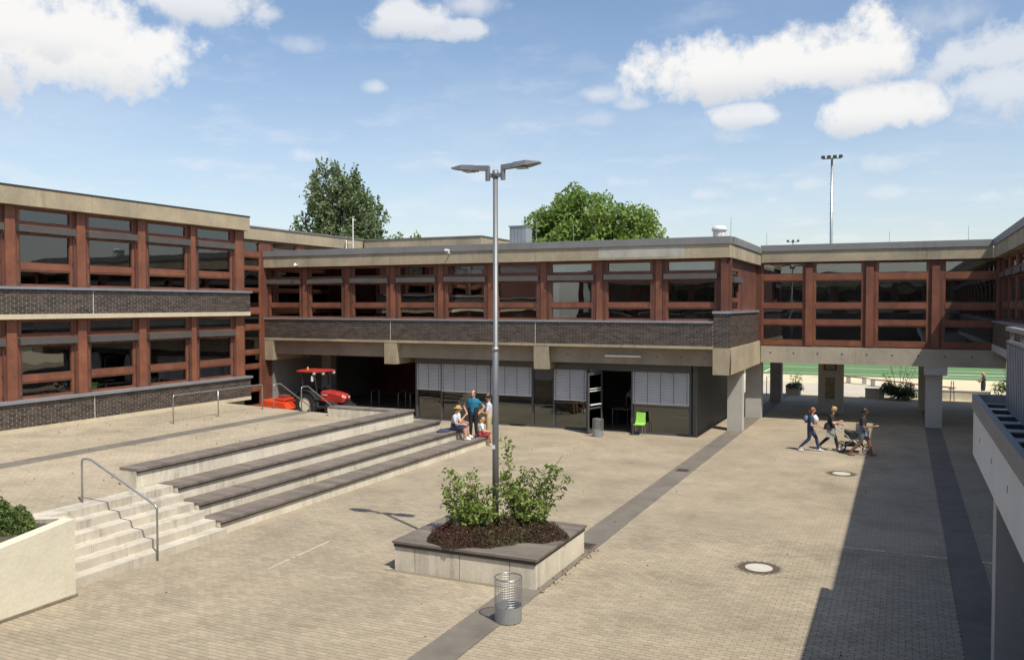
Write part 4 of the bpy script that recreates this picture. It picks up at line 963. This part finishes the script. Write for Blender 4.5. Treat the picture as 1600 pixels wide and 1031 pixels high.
# bike stands in the undercroft
for k, (x, lb_) in enumerate(((-23.0, 'third'), (-22.3, 'second'), (-21.6, 'first'), (-24.6, 'fourth'))):
    t = thing('bike_stand', lb_+' steel bicycle hoop from the cafe in the dark undercroft', 'bike stand', (x, 37, .125), 'bicycle hoops in the undercroft')
    MB().tube([(x, 36.7, .12), (x, 36.7, .85), (x, 36.8, .92), (x, 37.3, .92), (x, 37.4, .85), (x, 37.4, .12)], .022, 8).build('hoop', M_steel, t)
def bicycle(x, y, label):
    t = thing('bicycle', label, 'bicycle', (x, y, .125)); z = .125
    for dy in (-.52, .52):
        w_ = MB().tube([(x, y+dy+.33*math.cos(2*math.pi*j/24), z+.34+.33*math.sin(2*math.pi*j/24)) for j in range(24)], .017, 6, closed=True).build('wheel', BK, t)
        MB().tube([(x, y+dy-.3, z+.34), (x, y+dy+.3, z+.34)], .004, 4).tube([(x, y+dy, z+.04), (x, y+dy, z+.64)], .004, 4).build('spoke', M_steel, w_)
    MB().tube([(x, y-.52, z+.34), (x, y-.1, z+.32), (x, y-.25, z+.82)], .015, 6).tube([(x, y-.1, z+.32), (x, y+.38, z+.8), (x, y-.22, z+.74)], .015, 6).tube([(x, y+.52, z+.34), (x, y+.36, z+.98)], .015, 6).build('frame', cmat((.35, .04, .04), .4), t)
    MB().tube([(x-.28, y+.33, z+1.0), (x+.28, y+.33, z+1.0)], .013, 6).build('handlebar', M_steel, t); B('saddle', BK, t, (x-.07, x+.07, y-.38, y-.14, z+.82, z+.88))
bicycle(-21.35, 36.9, 'red bicycle parked in the dark undercroft beside the cafe')

# ------------------------------------------------------------ people
DG = {}
def person(label, loc, face, h, J, cols, hair, extra=None, name='person'):
    """J: joints in a 1.7 m local frame, facing +y. cols: dict region->material. face = rotation about z (deg)."""
    t = thing(name, label, 'person', loc); k = h/1.7
    rot = Matrix.Rotation(R(face), 3, 'Z')
    tw = lambda p: tuple(Vector(loc)+rot @ (Vector(p)*k))
    segs = []    # (a, b, ra, rb, region)
    def seg(a, b, ra, rb, reg): segs.append((Vector(a), Vector(b), ra, rb, reg))
    pel, che, nek, hed = (Vector(J[q_]) for q_ in ('pelvis', 'chest', 'neck', 'head'))
    side = Vector((1, 0, 0)) if 'side' not in J else Vector(J['side']).normalized()
    wg = J.get('girth', 1.08); lg = J.get('leg', 1.12)
    for s_ in (-1, 1):
        seg(pel+side*s_*.075, (pel+che)/2+side*s_*.06, .105*wg, .10*wg, 'hip'); seg((pel+che)/2+side*s_*.06, che+side*s_*.085, .10*wg, .10*wg, 'top')
    seg(pel, che, .11*wg, .115*wg, 'top'); seg(che, nek, .10, .055, 'top'); seg(nek-Vector((0, 0, .03)), hed, .052, .055, 'skin')
    hv = (hed-nek).normalized(); fwd = Vector(J.get('look', (0, 1, 0))).normalized()
    seg(hed+hv*.02-fwd*.012, hed+hv*.10-fwd*.015, .078, .088, 'skin'); seg(hed+hv*.0+fwd*.03, hed+hv*.07+fwd*.035, .055, .065, 'skin')
    seg(hed+hv*.045+fwd*.10, hed+hv*.02+fwd*.113, .012, .016, 'skin')
    ear = hv.cross(fwd).normalized()
    for s_ in (-1, 1): seg(hed+hv*.05+ear*s_*.085, hed+hv*.02+ear*s_*.085, .018, .014, 'skin')
    for s_, q_ in ((-1, 'l'), (1, 'r')):
        sh = che+side*s_*.165+Vector((0, 0, .045)); el, wr = Vector(J['el_'+q_]), Vector(J['wr_'+q_])
        seg(che+side*s_*.09+Vector((0, 0, .05)), sh, .075, .062, 'top'); seg(sh, sh.lerp(el, .6), .056, .05, 'sleeve'); seg(sh.lerp(el, .6), el, .046, .042, 'arm'); seg(el, wr, .041, .028, 'arm')
        d = (wr-el).normalized(); pn = d.cross(Vector((0, 0, 1)));  pn = pn.normalized() if pn.length > .1 else side.copy(); pn2 = d.cross(pn).normalized()
        palm = wr+d*.075; seg(wr, palm, .03, .036, 'skin')
        for f_, (o_, L_) in enumerate(((-.03, .06), (-.01, .075), (.01, .07), (.03, .052))):
            a = palm+pn*o_; b = a+d*L_*.55+pn2*.012; seg(a, b, .0115, .011, 'skin'); seg(b, b+d*L_*.35+pn2*.03, .011, .009, 'skin')
        seg(wr+d*.03-pn*.03, wr+d*.075-pn*.062, .013, .011, 'skin')
        hp = pel+side*s_*.085-Vector((0, 0, .02)); kn, an, to = Vector(J['kn_'+q_]), Vector(J['an_'+q_]), Vector(J['to_'+q_])
        seg(hp, hp.lerp(kn, .55), .095*max(wg, lg), .08*lg, 'hip'); seg(hp.lerp(kn, .55), kn, .078*lg, .06*lg, 'thigh'); seg(kn, kn.lerp(an, .4), .058*lg, .057*lg, 'shin'); seg(kn.lerp(an, .4), an, .055*lg, .04*lg, 'shin')
        hl = an+(an-to).normalized()*.04; hl.z = to.z; seg(an, an.lerp(to, .3), .04, .042, 'shoe'); seg(hl, to, .040, .034, 'shoe')
    mb = MB()
    for (a, b, ra, rb, reg) in segs:
        n = 12; L_ = (b-a); t_ = L_.normalized() if L_.length > 1e-5 else Vector((0, 0, 1))
        path = [a-t_*ra*.92, a-t_*ra*.6, a, a.lerp(b, .5), b, b+t_*rb*.6, b+t_*rb*.92]; rr = [ra*.35, ra*.8, ra, (ra+rb)/2, rb, rb*.8, rb*.35]
        mb.tube([tw(p) for p in path], [q_*k for q_ in rr], n)
    o = mb.build('body', M_skin, t)
    md = o.modifiers.new('r', 'REMESH'); md.mode = 'VOXEL'; md.voxel_size = .0145; md.use_smooth_shade = True
    sm = o.modifiers.new('s', 'SMOOTH'); sm.iterations = 3; sm.factor = .5
    dg = bpy.context.evaluated_depsgraph_get(); me = bpy.data.meshes.new_from_object(o.evaluated_get(dg)); o.modifiers.clear(); o.data = me
    me.materials.clear(); mats = []; regs = ['skin', 'top', 'sleeve', 'arm', 'hip', 'thigh', 'shin', 'shoe']
    for q_ in regs: me.materials.append(cols.get(q_) or {'sleeve': cols['top'], 'arm': cols['skin'], 'thigh': cols['hip'], 'shin': cols.get('thigh', cols['hip'])}.get(q_, cols['skin']))
    A = np.array([tw(s_[0]) for s_ in segs]); Bv = np.array([tw(s_[1]) for s_ in segs]); ra = np.array([s_[2] for s_ in segs])*k; rb = np.array([s_[3] for s_ in segs])*k
    ri = np.array([regs.index(s_[4]) for s_ in segs])
    n = len(me.polygons); C = np.empty(n*3); me.polygons.foreach_get('center', C); C = C.reshape(-1, 3)
    AB = Bv-A; L2 = (AB**2).sum(1)+1e-9
    tt = np.clip(np.einsum('pij,ij->pi', C[:, None]-A[None], AB)/L2, 0, 1)
    dist = np.linalg.norm(C[:, None]-(A[None]+tt[..., None]*AB[None]), axis=2)-(ra+(rb-ra)*tt)
    me.polygons.foreach_set('material_index', ri[np.argmin(dist, 1)].astype(np.int32)); me.polygons.foreach_set('use_smooth', [True]*n)
    # eyes and hair
    ey = MB()
    for s_ in (-1, 1): ey.tube([tw(hed+hv*.055+fwd*.088+ear*s_*.032), tw(hed+hv*.055+fwd*.102+ear*s_*.032)], .011*k, 6)
    ey.build('eyes', BK, t)
    hm = MB(); pts = []
    up_ = hv; n = 14
    rings = []
    for (el_, rr) in ((0, .02), (25, 1), (50, 1), (75, 1), (100, 1), (118, .97)):
        ring = []
        for j in range(n):
            a = 2*math.pi*j/n; dirv = (up_*math.cos(R(el_))+(fwd*math.cos(a)+ear*math.sin(a))*math.sin(R(el_)))
            if el_ > 75 and math.cos(a) > .3: dirv = up_*math.cos(R(70))+(fwd*math.cos(a)+ear*math.sin(a))*math.sin(R(70))
            ring.append(hm.pt(tw(hed+hv*.075-fwd*.015+dirv*(.104 if el_ else .106))))
        rings.append(ring)
    for P_, Q_ in zip(rings, rings[1:]):
        for j in range(n): hm.face((P_[j], P_[(j+1) % n], Q_[(j+1) % n], Q_[j]))
    if hair.get('len'):
        L_ = hair['len']; back = hed-fwd*.06+hv*.02
        hm.tube([tw(back), tw(back-fwd*.03-Vector((0, 0, L_*.5))), tw(back-fwd*.02-Vector((0, 0, L_)))], [.075*k, .07*k, .03*k], 8)
    if hair.get('bun'): hm.lathe([(.01, -.045), (.04, -.03), (.05, 0), (.04, .03), (.01, .045)], tw(hed+hv*.15-fwd*.07), 8)
    hm.build('hair', hair['m'], t, True)
    if extra: extra(t, tw, hed, hv, fwd, k)
    return t
SK, SKB = M_skin, M_skin2
NAVY = cmat((.03, .045, .10)); BLK = cmat((.016, .016, .018)); WHT = cmat((.72, .72, .74)); LGT = cmat((.50, .53, .60)); TEAL = cmat((.01, .15, .25)); BEI = cmat((.50, .40, .24)); DEN = cmat((.12, .17, .23)); DRK = cmat((.028, .025, .032))
H_bl = cmat((.45, .30, .12)); H_br = cmat((.09, .045, .02)); H_dk = cmat((.015, .011, .01)); H_au = cmat((.22, .09, .035)); SHW = cmat((.7, .7, .68)); STR = cmat((.55, .38, .16))
stand = dict(pelvis=(0, 0, .92), chest=(0, 0, 1.29), neck=(0, 0, 1.42), head=(0, .015, 1.53), el_l=(-.27, -.02, 1.08), wr_l=(-.28, .06, .85), el_r=(.27, -.02, 1.08), wr_r=(.28, .06, .85),
             kn_l=(-.10, .02, .50), an_l=(-.11, -.01, .09), to_l=(-.13, .14, .035), kn_r=(.10, .02, .50), an_r=(.11, -.01, .09), to_r=(.13, .14, .035))
def pose(base, **k): d = dict(base); d.update(k); return d
# man in teal standing on the lowest deck, hands at the hips
person('heavy man in a teal polo and dark trousers standing on the seating', (-14.62, 28.6, .342), 188, 1.74, pose(stand, girth=1.42, leg=1.25, look=(0, .9, -.45), el_l=(-.40, -.06, 1.10), wr_l=(-.27, .04, .93), el_r=(.40, -.06, 1.10), wr_r=(.27, .04, .93)),
       dict(skin=SK, top=TEAL, hip=BLK, shoe=BLK), dict(m=H_br))
person('bearded man in pale shirt and beige shorts standing behind the lamp post', (-14.42, 29.5, .0), 110, 1.86, pose(stand, girth=1.1, leg=1.15, el_l=(-.26, .05, 1.06), wr_l=(-.12, .27, 1.08), el_r=(.26, .05, 1.06), wr_r=(.10, .28, 1.1), look=(0, 1, -.2)),
       dict(skin=SK, top=LGT, hip=BEI, thigh=BEI, shin=SK, shoe=cmat((.3, .2, .13))), dict(m=H_dk))
sit = dict(pelvis=(0, 0, .10), chest=(0, .06, .47), neck=(0, .09, .60), head=(0, .12, .71), el_l=(-.25, .14, .28), wr_l=(-.18, .36, .22), el_r=(.25, .14, .28), wr_r=(.16, .38, .24),
           kn_l=(-.11, .43, .12), an_l=(-.11, .44, -.26), to_l=(-.12, .60, -.31), kn_r=(.11, .43, .12), an_r=(.12, .50, -.26), to_r=(.13, .66, -.31))
def hat(t, tw, hed, hv, fwd, k):
    m = MB(); c = hed+hv*.12
    n = 18; rings = []
    for (q_, z) in ((.15, -.005), (.15, .0), (.095, .012), (.09, .075), (.06, .095), (.01, .1)):
        rings.append([m.pt(tw(c+Vector((q_*math.cos(2*math.pi*j/n), q_*math.sin(2*math.pi*j/n), 0))+hv*z)) for j in range(n)])
    for A, C in zip(rings, rings[1:]):
        for j in range(n): m.face((A[j], A[(j+1) % n], C[(j+1) % n], C[j]))
    m.build('straw_hat', STR, t)
person('person in straw hat and pale shirt sitting on the seating edge', (-15.0, 27.75, .685), -78, 1.70, pose(sit), dict(skin=SK, top=LGT, hip=NAVY, thigh=NAVY, shin=SK, shoe=SHW), dict(m=H_br), hat)
person('person in white top sitting half hidden behind the straw hat', (-15.15, 28.2, .685), -70, 1.66, pose(sit, el_r=(.22, .2, .3), wr_r=(.1, .36, .5)), dict(skin=SK, top=WHT, hip=NAVY, shin=SK, shoe=SHW), dict(m=H_br, len=.15))
person('blond child in white shirt sitting at the end of the lowest tier', (-14.42, 28.75, .343), -60, 1.42, pose(sit, an_l=(-.11, .47, -.30), to_l=(-.12, .62, -.37), an_r=(.12, .5, -.30), to_r=(.13, .66, -.37)), dict(skin=SK, top=WHT, hip=cmat((.35, .05, .06)), shin=SK, shoe=SHW), dict(m=H_bl, len=.12))
t = thing('folded_jacket', 'dark blue jacket lying on the seating behind the sitting people', 'jacket', (-15.3, 27.3, .685))
m = MB(); rr = []
for (q_, z) in ((1, .0), (1.02, .03), (.8, .06), (.4, .07), (.02, .075)): rr.append([m.pt((-15.2+.22*q_*math.cos(a)*(1+.15*math.sin(3*a)), 27.3+.34*q_*math.sin(a)*(1+.1*math.cos(4*a)), .684+z*(1+.3*math.sin(5*a)))) for a in [2*math.pi*j/20 for j in range(20)]])
for A, C in zip(rr, rr[1:]):
    for j in range(20): m.face((A[j], A[(j+1) % 20], C[(j+1) % 20], C[j]))
m.face(rr[0]); m.face(rr[-1]); m.build('cloth', NAVY, t, True)
walk = pose(stand, pelvis=(0, 0, .89), chest=(0, .03, 1.26), neck=(0, .05, 1.39), head=(0, .08, 1.50), kn_l=(-.09, .22, .50), an_l=(-.09, .30, .10), to_l=(-.09, .46, .05), kn_r=(.09, -.03, .49), an_r=(.09, -.36, .16), to_r=(.09, -.24, .04))
walk2 = pose(walk, kn_l=(-.09, -.03, .49), an_l=(-.09, -.36, .16), to_l=(-.09, -.24, .04), kn_r=(.09, .22, .50), an_r=(.09, .30, .10), to_r=(.09, .46, .05))
def babycloth(t, tw, hed, hv, fwd, k):
    m = MB(); m.tube([tw((.02, .14, 1.38)), tw((.04, .2, 1.25)), tw((.02, .17, 1.05))], [.07*k, .11*k, .06*k], 10); m.build('white_bundle', WHT, t, True)
    m = MB(); m.tube([tw((.0, -.14, 1.36)), tw((0, -.16, 1.2)), tw((0, -.13, 1.08))], [.05, .09, .05], 10); m.build('hood', cmat((.12, .15, .22)), t, True)
person('auburn haired walker in navy overalls carrying a white bundle', (-3.0, 32.6, 0), -88, 1.62, pose(walk, el_l=(-.24, .06, 1.02), wr_l=(-.15, .36, .98), el_r=(.24, .06, 1.02), wr_r=(.15, .36, .98)), dict(skin=SK, top=NAVY, sleeve=NAVY, hip=NAVY, shoe=SHW), dict(m=H_au, len=.10), babycloth)
def skirt(t, tw, hed, hv, fwd, k):
    m = MB(); rr = [[m.pt(tw((q_*1.1*math.cos(a), q_*math.sin(a)-.01, z))) for a in [2*math.pi*j/16 for j in range(16)]] for (q_, z) in ((.15, 1.02), (.19, .92), (.23, .80))]
    for A, C in zip(rr, rr[1:]):
        for j in range(16): m.face((A[j], A[(j+1) % 16], C[(j+1) % 16], C[j]))
    m.build('tunic_hem', DRK, t, True)
person('blond walker in dark tunic and leggings pushing the stroller', (-2.38, 33.15, 0), -90, 1.64, pose(walk2, chest=(0, .06, 1.25), neck=(0, .10, 1.38), head=(0, .14, 1.49), el_l=(-.23, .12, 1.02), wr_l=(-.14, .42, .98), el_r=(.23, .15, 1.03), wr_r=(.14, .36, 1.12)), dict(skin=SK, top=DRK, hip=BLK, shoe=SHW), dict(m=H_bl, bun=1), skirt)
def phone(t, tw, hed, hv, fwd, k):
    m = MB(); c = Vector((.12, .47, 1.08)); m.hexa([tw(c+Vector(p)) for p in ((-.04, -.07, 0), (.04, -.07, 0), (.04, .07, .02), (-.04, .07, .02), (-.04, -.07, .012), (.04, -.07, .012), (.04, .07, .032), (-.04, .07, .032))]); m.build('phone', SHW, t)
person('dark haired walker in dark tee and denim shorts holding a phone', (-1.25, 32.35, 0), -90, 1.70, pose(walk, el_l=(-.22, .05, 1.02), wr_l=(-.14, .32, 1.02), el_r=(.24, .06, 1.03), wr_r=(.14, .36, 1.06)), dict(skin=SKB, top=DRK, hip=DEN, thigh=SKB, shin=SKB, shoe=cmat((.3, .12, .1))), dict(m=H_dk, bun=1), phone)
def bag(t, tw, hed, hv, fwd, k):
    m = MB(); m.tube([tw((-.2, -.13, 1.40)), tw((0, -.17, 1.2)), tw((.17, -.14, 1.0))], .022, 6); m.box(0, 0, 0, 0, 0, 0); m.build('bag_strap', BLK, t)
    m = MB(); m.tube([tw((.05, -.17, 1.12)), tw((.14, -.17, .98))], [.08, .09], 10); m.build('bag', BLK, t, True)
person('person in pale shirt with shoulder bag inside the open cafe door', (-11.0, 37.2, .012), 10, 1.75, pose(stand), dict(skin=SK, top=LGT, hip=BLK, shoe=BLK), dict(m=H_dk), bag)
person('blond person in black standing far beyond the bridge columns', (4.15, 54.6, 0), 60, 1.5, pose(stand, el_l=(-.25, .1, 1.08), wr_l=(-.1, .3, 1.15), el_r=(.25, .1, 1.08), wr_r=(.1, .3, 1.15)), dict(skin=SK, top=BLK, sleeve=SK, hip=BLK, shoe=BLK), dict(m=H_bl, len=.1))
# stroller
sr = thing('stroller', 'dark stroller with grey bag pushed between the walkers', 'stroller', (-1.5, 33.1, 0)); sx, sy = -1.55, 33.1
for dy in (-.27, .27):
    for (x, r_) in ((-.42, .15), (.42, .13)):
        w_ = MB().tube([(sx+x+r_*math.cos(2*math.pi*j/20), sy+dy, r_+.015+r_*math.sin(2*math.pi*j/20)) for j in range(20)], .02, 6, closed=True).build('wheel', BK, sr)
        MB().lathe([(.04, -.02), (.04, .02)], (sx+x, sy+dy, r_+.015), 10, 'y').tube([(sx+x-r_, sy+dy, r_), (sx+x+r_, sy+dy, r_)], .008, 4).tube([(sx+x, sy+dy, .02), (sx+x, sy+dy, 2*r_)], .008, 4).build('hub', M_steel, w_)
    MB().tube([(sx+.42, sy+dy, .15), (sx-.1, sy+dy, .5), (sx-.62, sy+dy, .95)], .014, 6).tube([(sx-.42, sy+dy, .16), (sx, sy+dy, .45), (sx+.3, sy+dy, .62)], .014, 6).build('frame', M_steel, sr)
MB().tube([(sx-.62, sy-.27, .95), (sx-.70, sy-.25, 1.0), (sx-.70, sy+.25, 1.0), (sx-.62, sy+.27, .95)], .018, 8).build('handle', BK, sr)
m = MB(); secs = [(-.32, .55, .80, .2), (-.1, .48, .74, .23), (.3, .46, .72, .22), (.5, .55, .72, .15)]
rr = [[m.pt((sx+x, sy+a*w_, z)) for (a, z) in ((-1, z1), (-.8, z0), (.8, z0), (1, z1))] for (x, z0, z1, w_) in secs]
for A, C in zip(rr, rr[1:]):
    for j in range(4): m.face((A[j], A[(j+1) % 4], C[(j+1) % 4], C[j]))
m.face(rr[0]); m.face(rr[-1]); m.build('carrycot', cmat((.05, .055, .05)), sr)
m = MB(); rr = []
for k in range(7):
    a = R(10+k*22); rr.append([m.pt((sx+.12+.40*math.cos(a)*(1 if True else 1), sy+.23*math.cos(b_), .70+.36*math.sin(a)*math.sin(b_))) for b_ in [math.pi*j/8 for j in range(9)]])
for A, C in zip(rr[:4], rr[1:5]):
    for j in range(8): m.face((A[j], A[j+1], C[j+1], C[j]))
m.build('canopy', cmat((.045, .05, .045)), sr)
B('basket', BK, sr, (sx-.3, sx+.3, sy-.22, sy+.22, .22, .34)); 
m = MB(); m.hexa([(sx-.95, sy-.18, .50), (sx-.62, sy-.18, .50), (sx-.62, sy+.18, .50), (sx-.95, sy+.18, .50), (sx-.9, sy-.14, .80), (sx-.66, sy-.14, .82), (sx-.66, sy+.14, .82), (sx-.9, sy+.14, .80)]); m.build('bag', cmat((.35, .35, .33)), sr)

# ------------------------------------------------------------ beyond the bridge
M_turf = mat('turf', (.10, .19, .065), .9, .1, .3, .2, 60); M_line = mat('line_paint', (.7, .7, .66), .8)
tag(B('sports_field', M_turf, None, (-90, 90, 68, 190, -.2, .012)), kind='structure')
fm = MB()
for (x0, x1, y0, y1) in ((-70, 70, 70, 70.15), (-70, 70, 84, 84.15), (-10, -9.85, 70.15, 84), (-70, 70, 76.5, 76.65)): fm.box(x0, x1, y0, y1, .013, .017)
tag(fm.build('field_line', M_line), kind='structure')
tag(B('apron_paving', mat('pale_paving', (.50, .45, .36), .9, .08, .4), None, (-20, .2, 53.2, 61.5, -.2, .006)), kind='structure')
for i, (x, y) in enumerate(((-3.3, 62.2), (-.7, 59.6), (1.6, 57.2))):
    t = thing('park_bench', ('leftmost', 'middle', 'rightmost')[i]+' of the long red benches by the pitch', 'bench', (x, y, 0), 'red benches by the pitch')
    ang = R(-38); dx, dy = math.cos(ang), math.sin(ang)
    def bb(mb, a, b, c, d, z0, z1): mb.hexa([(x+p*dx-q_*dy, y+p*dy+q_*dx, z) for z in (z0, z1) for (p, q_) in ((a, c), (b, c), (b, d), (a, d))])
    for k in range(3): mb = MB(); bb(mb, -1.5, 1.5, -.2+k*.14, -.08+k*.14, .42, .46); mb.build('slat', cmat((.22, .05, .05)), t)
    for p in (-1.3, 0, 1.3): mb = MB(); bb(mb, p-.03, p+.03, -.18, .18, .0, .42); mb.build('leg', M_steel, t)
for (x0, x1, y0, y1, lb) in ((-1.9, -.9, 52.6, 53.0, 'low concrete wall left of the round bush'), (.5, 4.4, 53.2, 53.6, 'low concrete wall right of the round bush'), (-6.2, -5.4, 52.3, 53.2, 'low concrete planter edge beside the left columns')):
    t = thing('low_wall', lb, 'wall', ((x0+x1)/2, y0, 0)); B('block', M_white, t, (x0, x1, y0, y1, -.01, .5)); B('coping', M_concg, t, (x0-.02, x1+.02, y0-.02, y1+.02, .502, .56))
def bush(label, c, r_, h, m, n, twigs):
    t = thing('bush', label, 'bush', c); cs = [(c[0]+random.uniform(-.6, .6)*r_, c[1]+random.uniform(-.6, .6)*r_, c[2]+h*random.uniform(.25, .7)) for _ in range(14)]
    pts = clump_points(cs, [r_*.5]*14, n/14/(r_*r_*.25), .3); pts[:, 2] = np.clip(pts[:, 2], c[2]+.05, None)
    leaves('foliage', pts, .12, m, t); s_ = MB(); tp = []
    for k in range(twigs):
        a = random.uniform(0, 6.28); e = Vector((c[0]+r_*.9*math.cos(a), c[1]+r_*.5*math.sin(a), c[2]+h*random.uniform(1.2, 2.1))); s_.tube([c, e], [.02, .006], 4)
        for _ in range(28): tp.append(tuple(Vector(c).lerp(e, random.uniform(.55, 1))+Vector((random.gauss(0, .14), random.gauss(0, .14), random.gauss(0, .1)))))
    s_.build('stems', M_bark, t)
    if tp: leaves('twig_leaves', tp, .09, M_lf3, t)
bush('dense dark green bush between the low walls beyond the bridge', (-.15, 52.5, 0), .95, 1.0, M_lfd, 2600, 9)
bush('small dark bush beside the left bridge columns', (-5.7, 52.6, .1), .5, .7, M_lfd, 900, 5)
bush('leafy bush by the canopy beyond the right bridge end', (5.3, 52.8, 0), .9, 1.6, M_lf3, 1500, 5)
t = thing('football_goal', 'white football goal standing far on the pitch', 'goal', (5.2, 71, 0))
for x in (3.0, 7.4): MB().tube([(x, 71, 0), (x, 71, 2.2)], .06, 8).build('post', M_line, t)
MB().tube([(3.0, 71, 2.2), (7.4, 71, 2.2)], .06, 8).build('crossbar', M_line, t); MB().tube([(3.0, 71, 2.2), (3.0, 72.3, 0.03), (7.4, 72.3, .03), (7.4, 71, 2.2)], .03, 6).build('back_frame', M_line, t)
t = thing('striped_post', 'red and white striped marker post beyond the bridge', 'bollard', (-6.0+2.2, 57, 0))
for k in range(5): MB().lathe([(.05, k*.22), (.05, (k+1)*.22)], (-3.8, 57, 0), 10).build('band', cmat((.4, .05, .04)) if k % 2 == 0 else M_line, t)
t = thing('wire_hoop', 'thin steel hoop rail beyond the right bridge column', 'railing', (2.4, 52.3, 0)); MB().tube([(2.4, 52.3, 0), (2.45, 52.3, 1.15), (2.55, 52.3, 1.15), (2.6, 52.3, 0)], .025, 6).build('hoop', M_steel, t)
t = thing('wire_hoop', 'thin steel hoop rail beyond the left bridge columns', 'railing', (-7.0, 50.6, 0)); MB().tube([(-7.1, 51, 0), (-7.1, 51, 1.15), (-6.9, 51.6, 1.15), (-6.9, 51.6, 0)], .025, 6).build('hoop', M_steel, t)
t = thing('info_board', 'small dark blue board on posts by the pitch', 'sign', (-5.0, 66, 0)); B('board', cmat((.03, .04, .08)), t, (-5.5, -4.6, 65.98, 66.02, .7, 1.5))
for x in (-5.4, -4.7): MB().tube([(x, 66, 0), (x, 66, .7)], .03, 6).build('post', M_steel, t)
def mast(x, y, z, label, n):
    t = thing('floodlight_mast', label, 'floodlight', (x, y, 0)); MB().tube([(x, y, 0), (x, y, z)], [.22, .11], 10).build('pole', M_steel, t, True)
    MB().tube([(x-.95, y, z), (x+.95, y, z)], .06, 6).build('crossarm', M_steel, t)
    for k in range(n):
        u = -.9+1.8*k/(n-1); m = MB(); m.hexa([(x+u-.2, y-.5, z-.05), (x+u+.2, y-.5, z-.05), (x+u+.2, y+.3, z+.1), (x+u-.2, y+.3, z+.1), (x+u-.17, y-.45, z+.3), (x+u+.17, y-.45, z+.3), (x+u+.17, y+.3, z+.4), (x+u-.17, y+.3, z+.4)]); m.build('floodlight', M_dark, t)
    st_ = MB()
    for k in range(int(z/1.2)): st_.box(x-.3, x+.3, y-.02, y+.02, 2+k*1.1, 2.03+k*1.1)
    st_.build('rungs', M_steel, t)
mast(-7.24, 100, 21.2, 'tall floodlight mast rising beyond the bridge roof', 4)
mast(-18.5, 165, 16.8, 'distant floodlight head just above the bridge roof', 3)
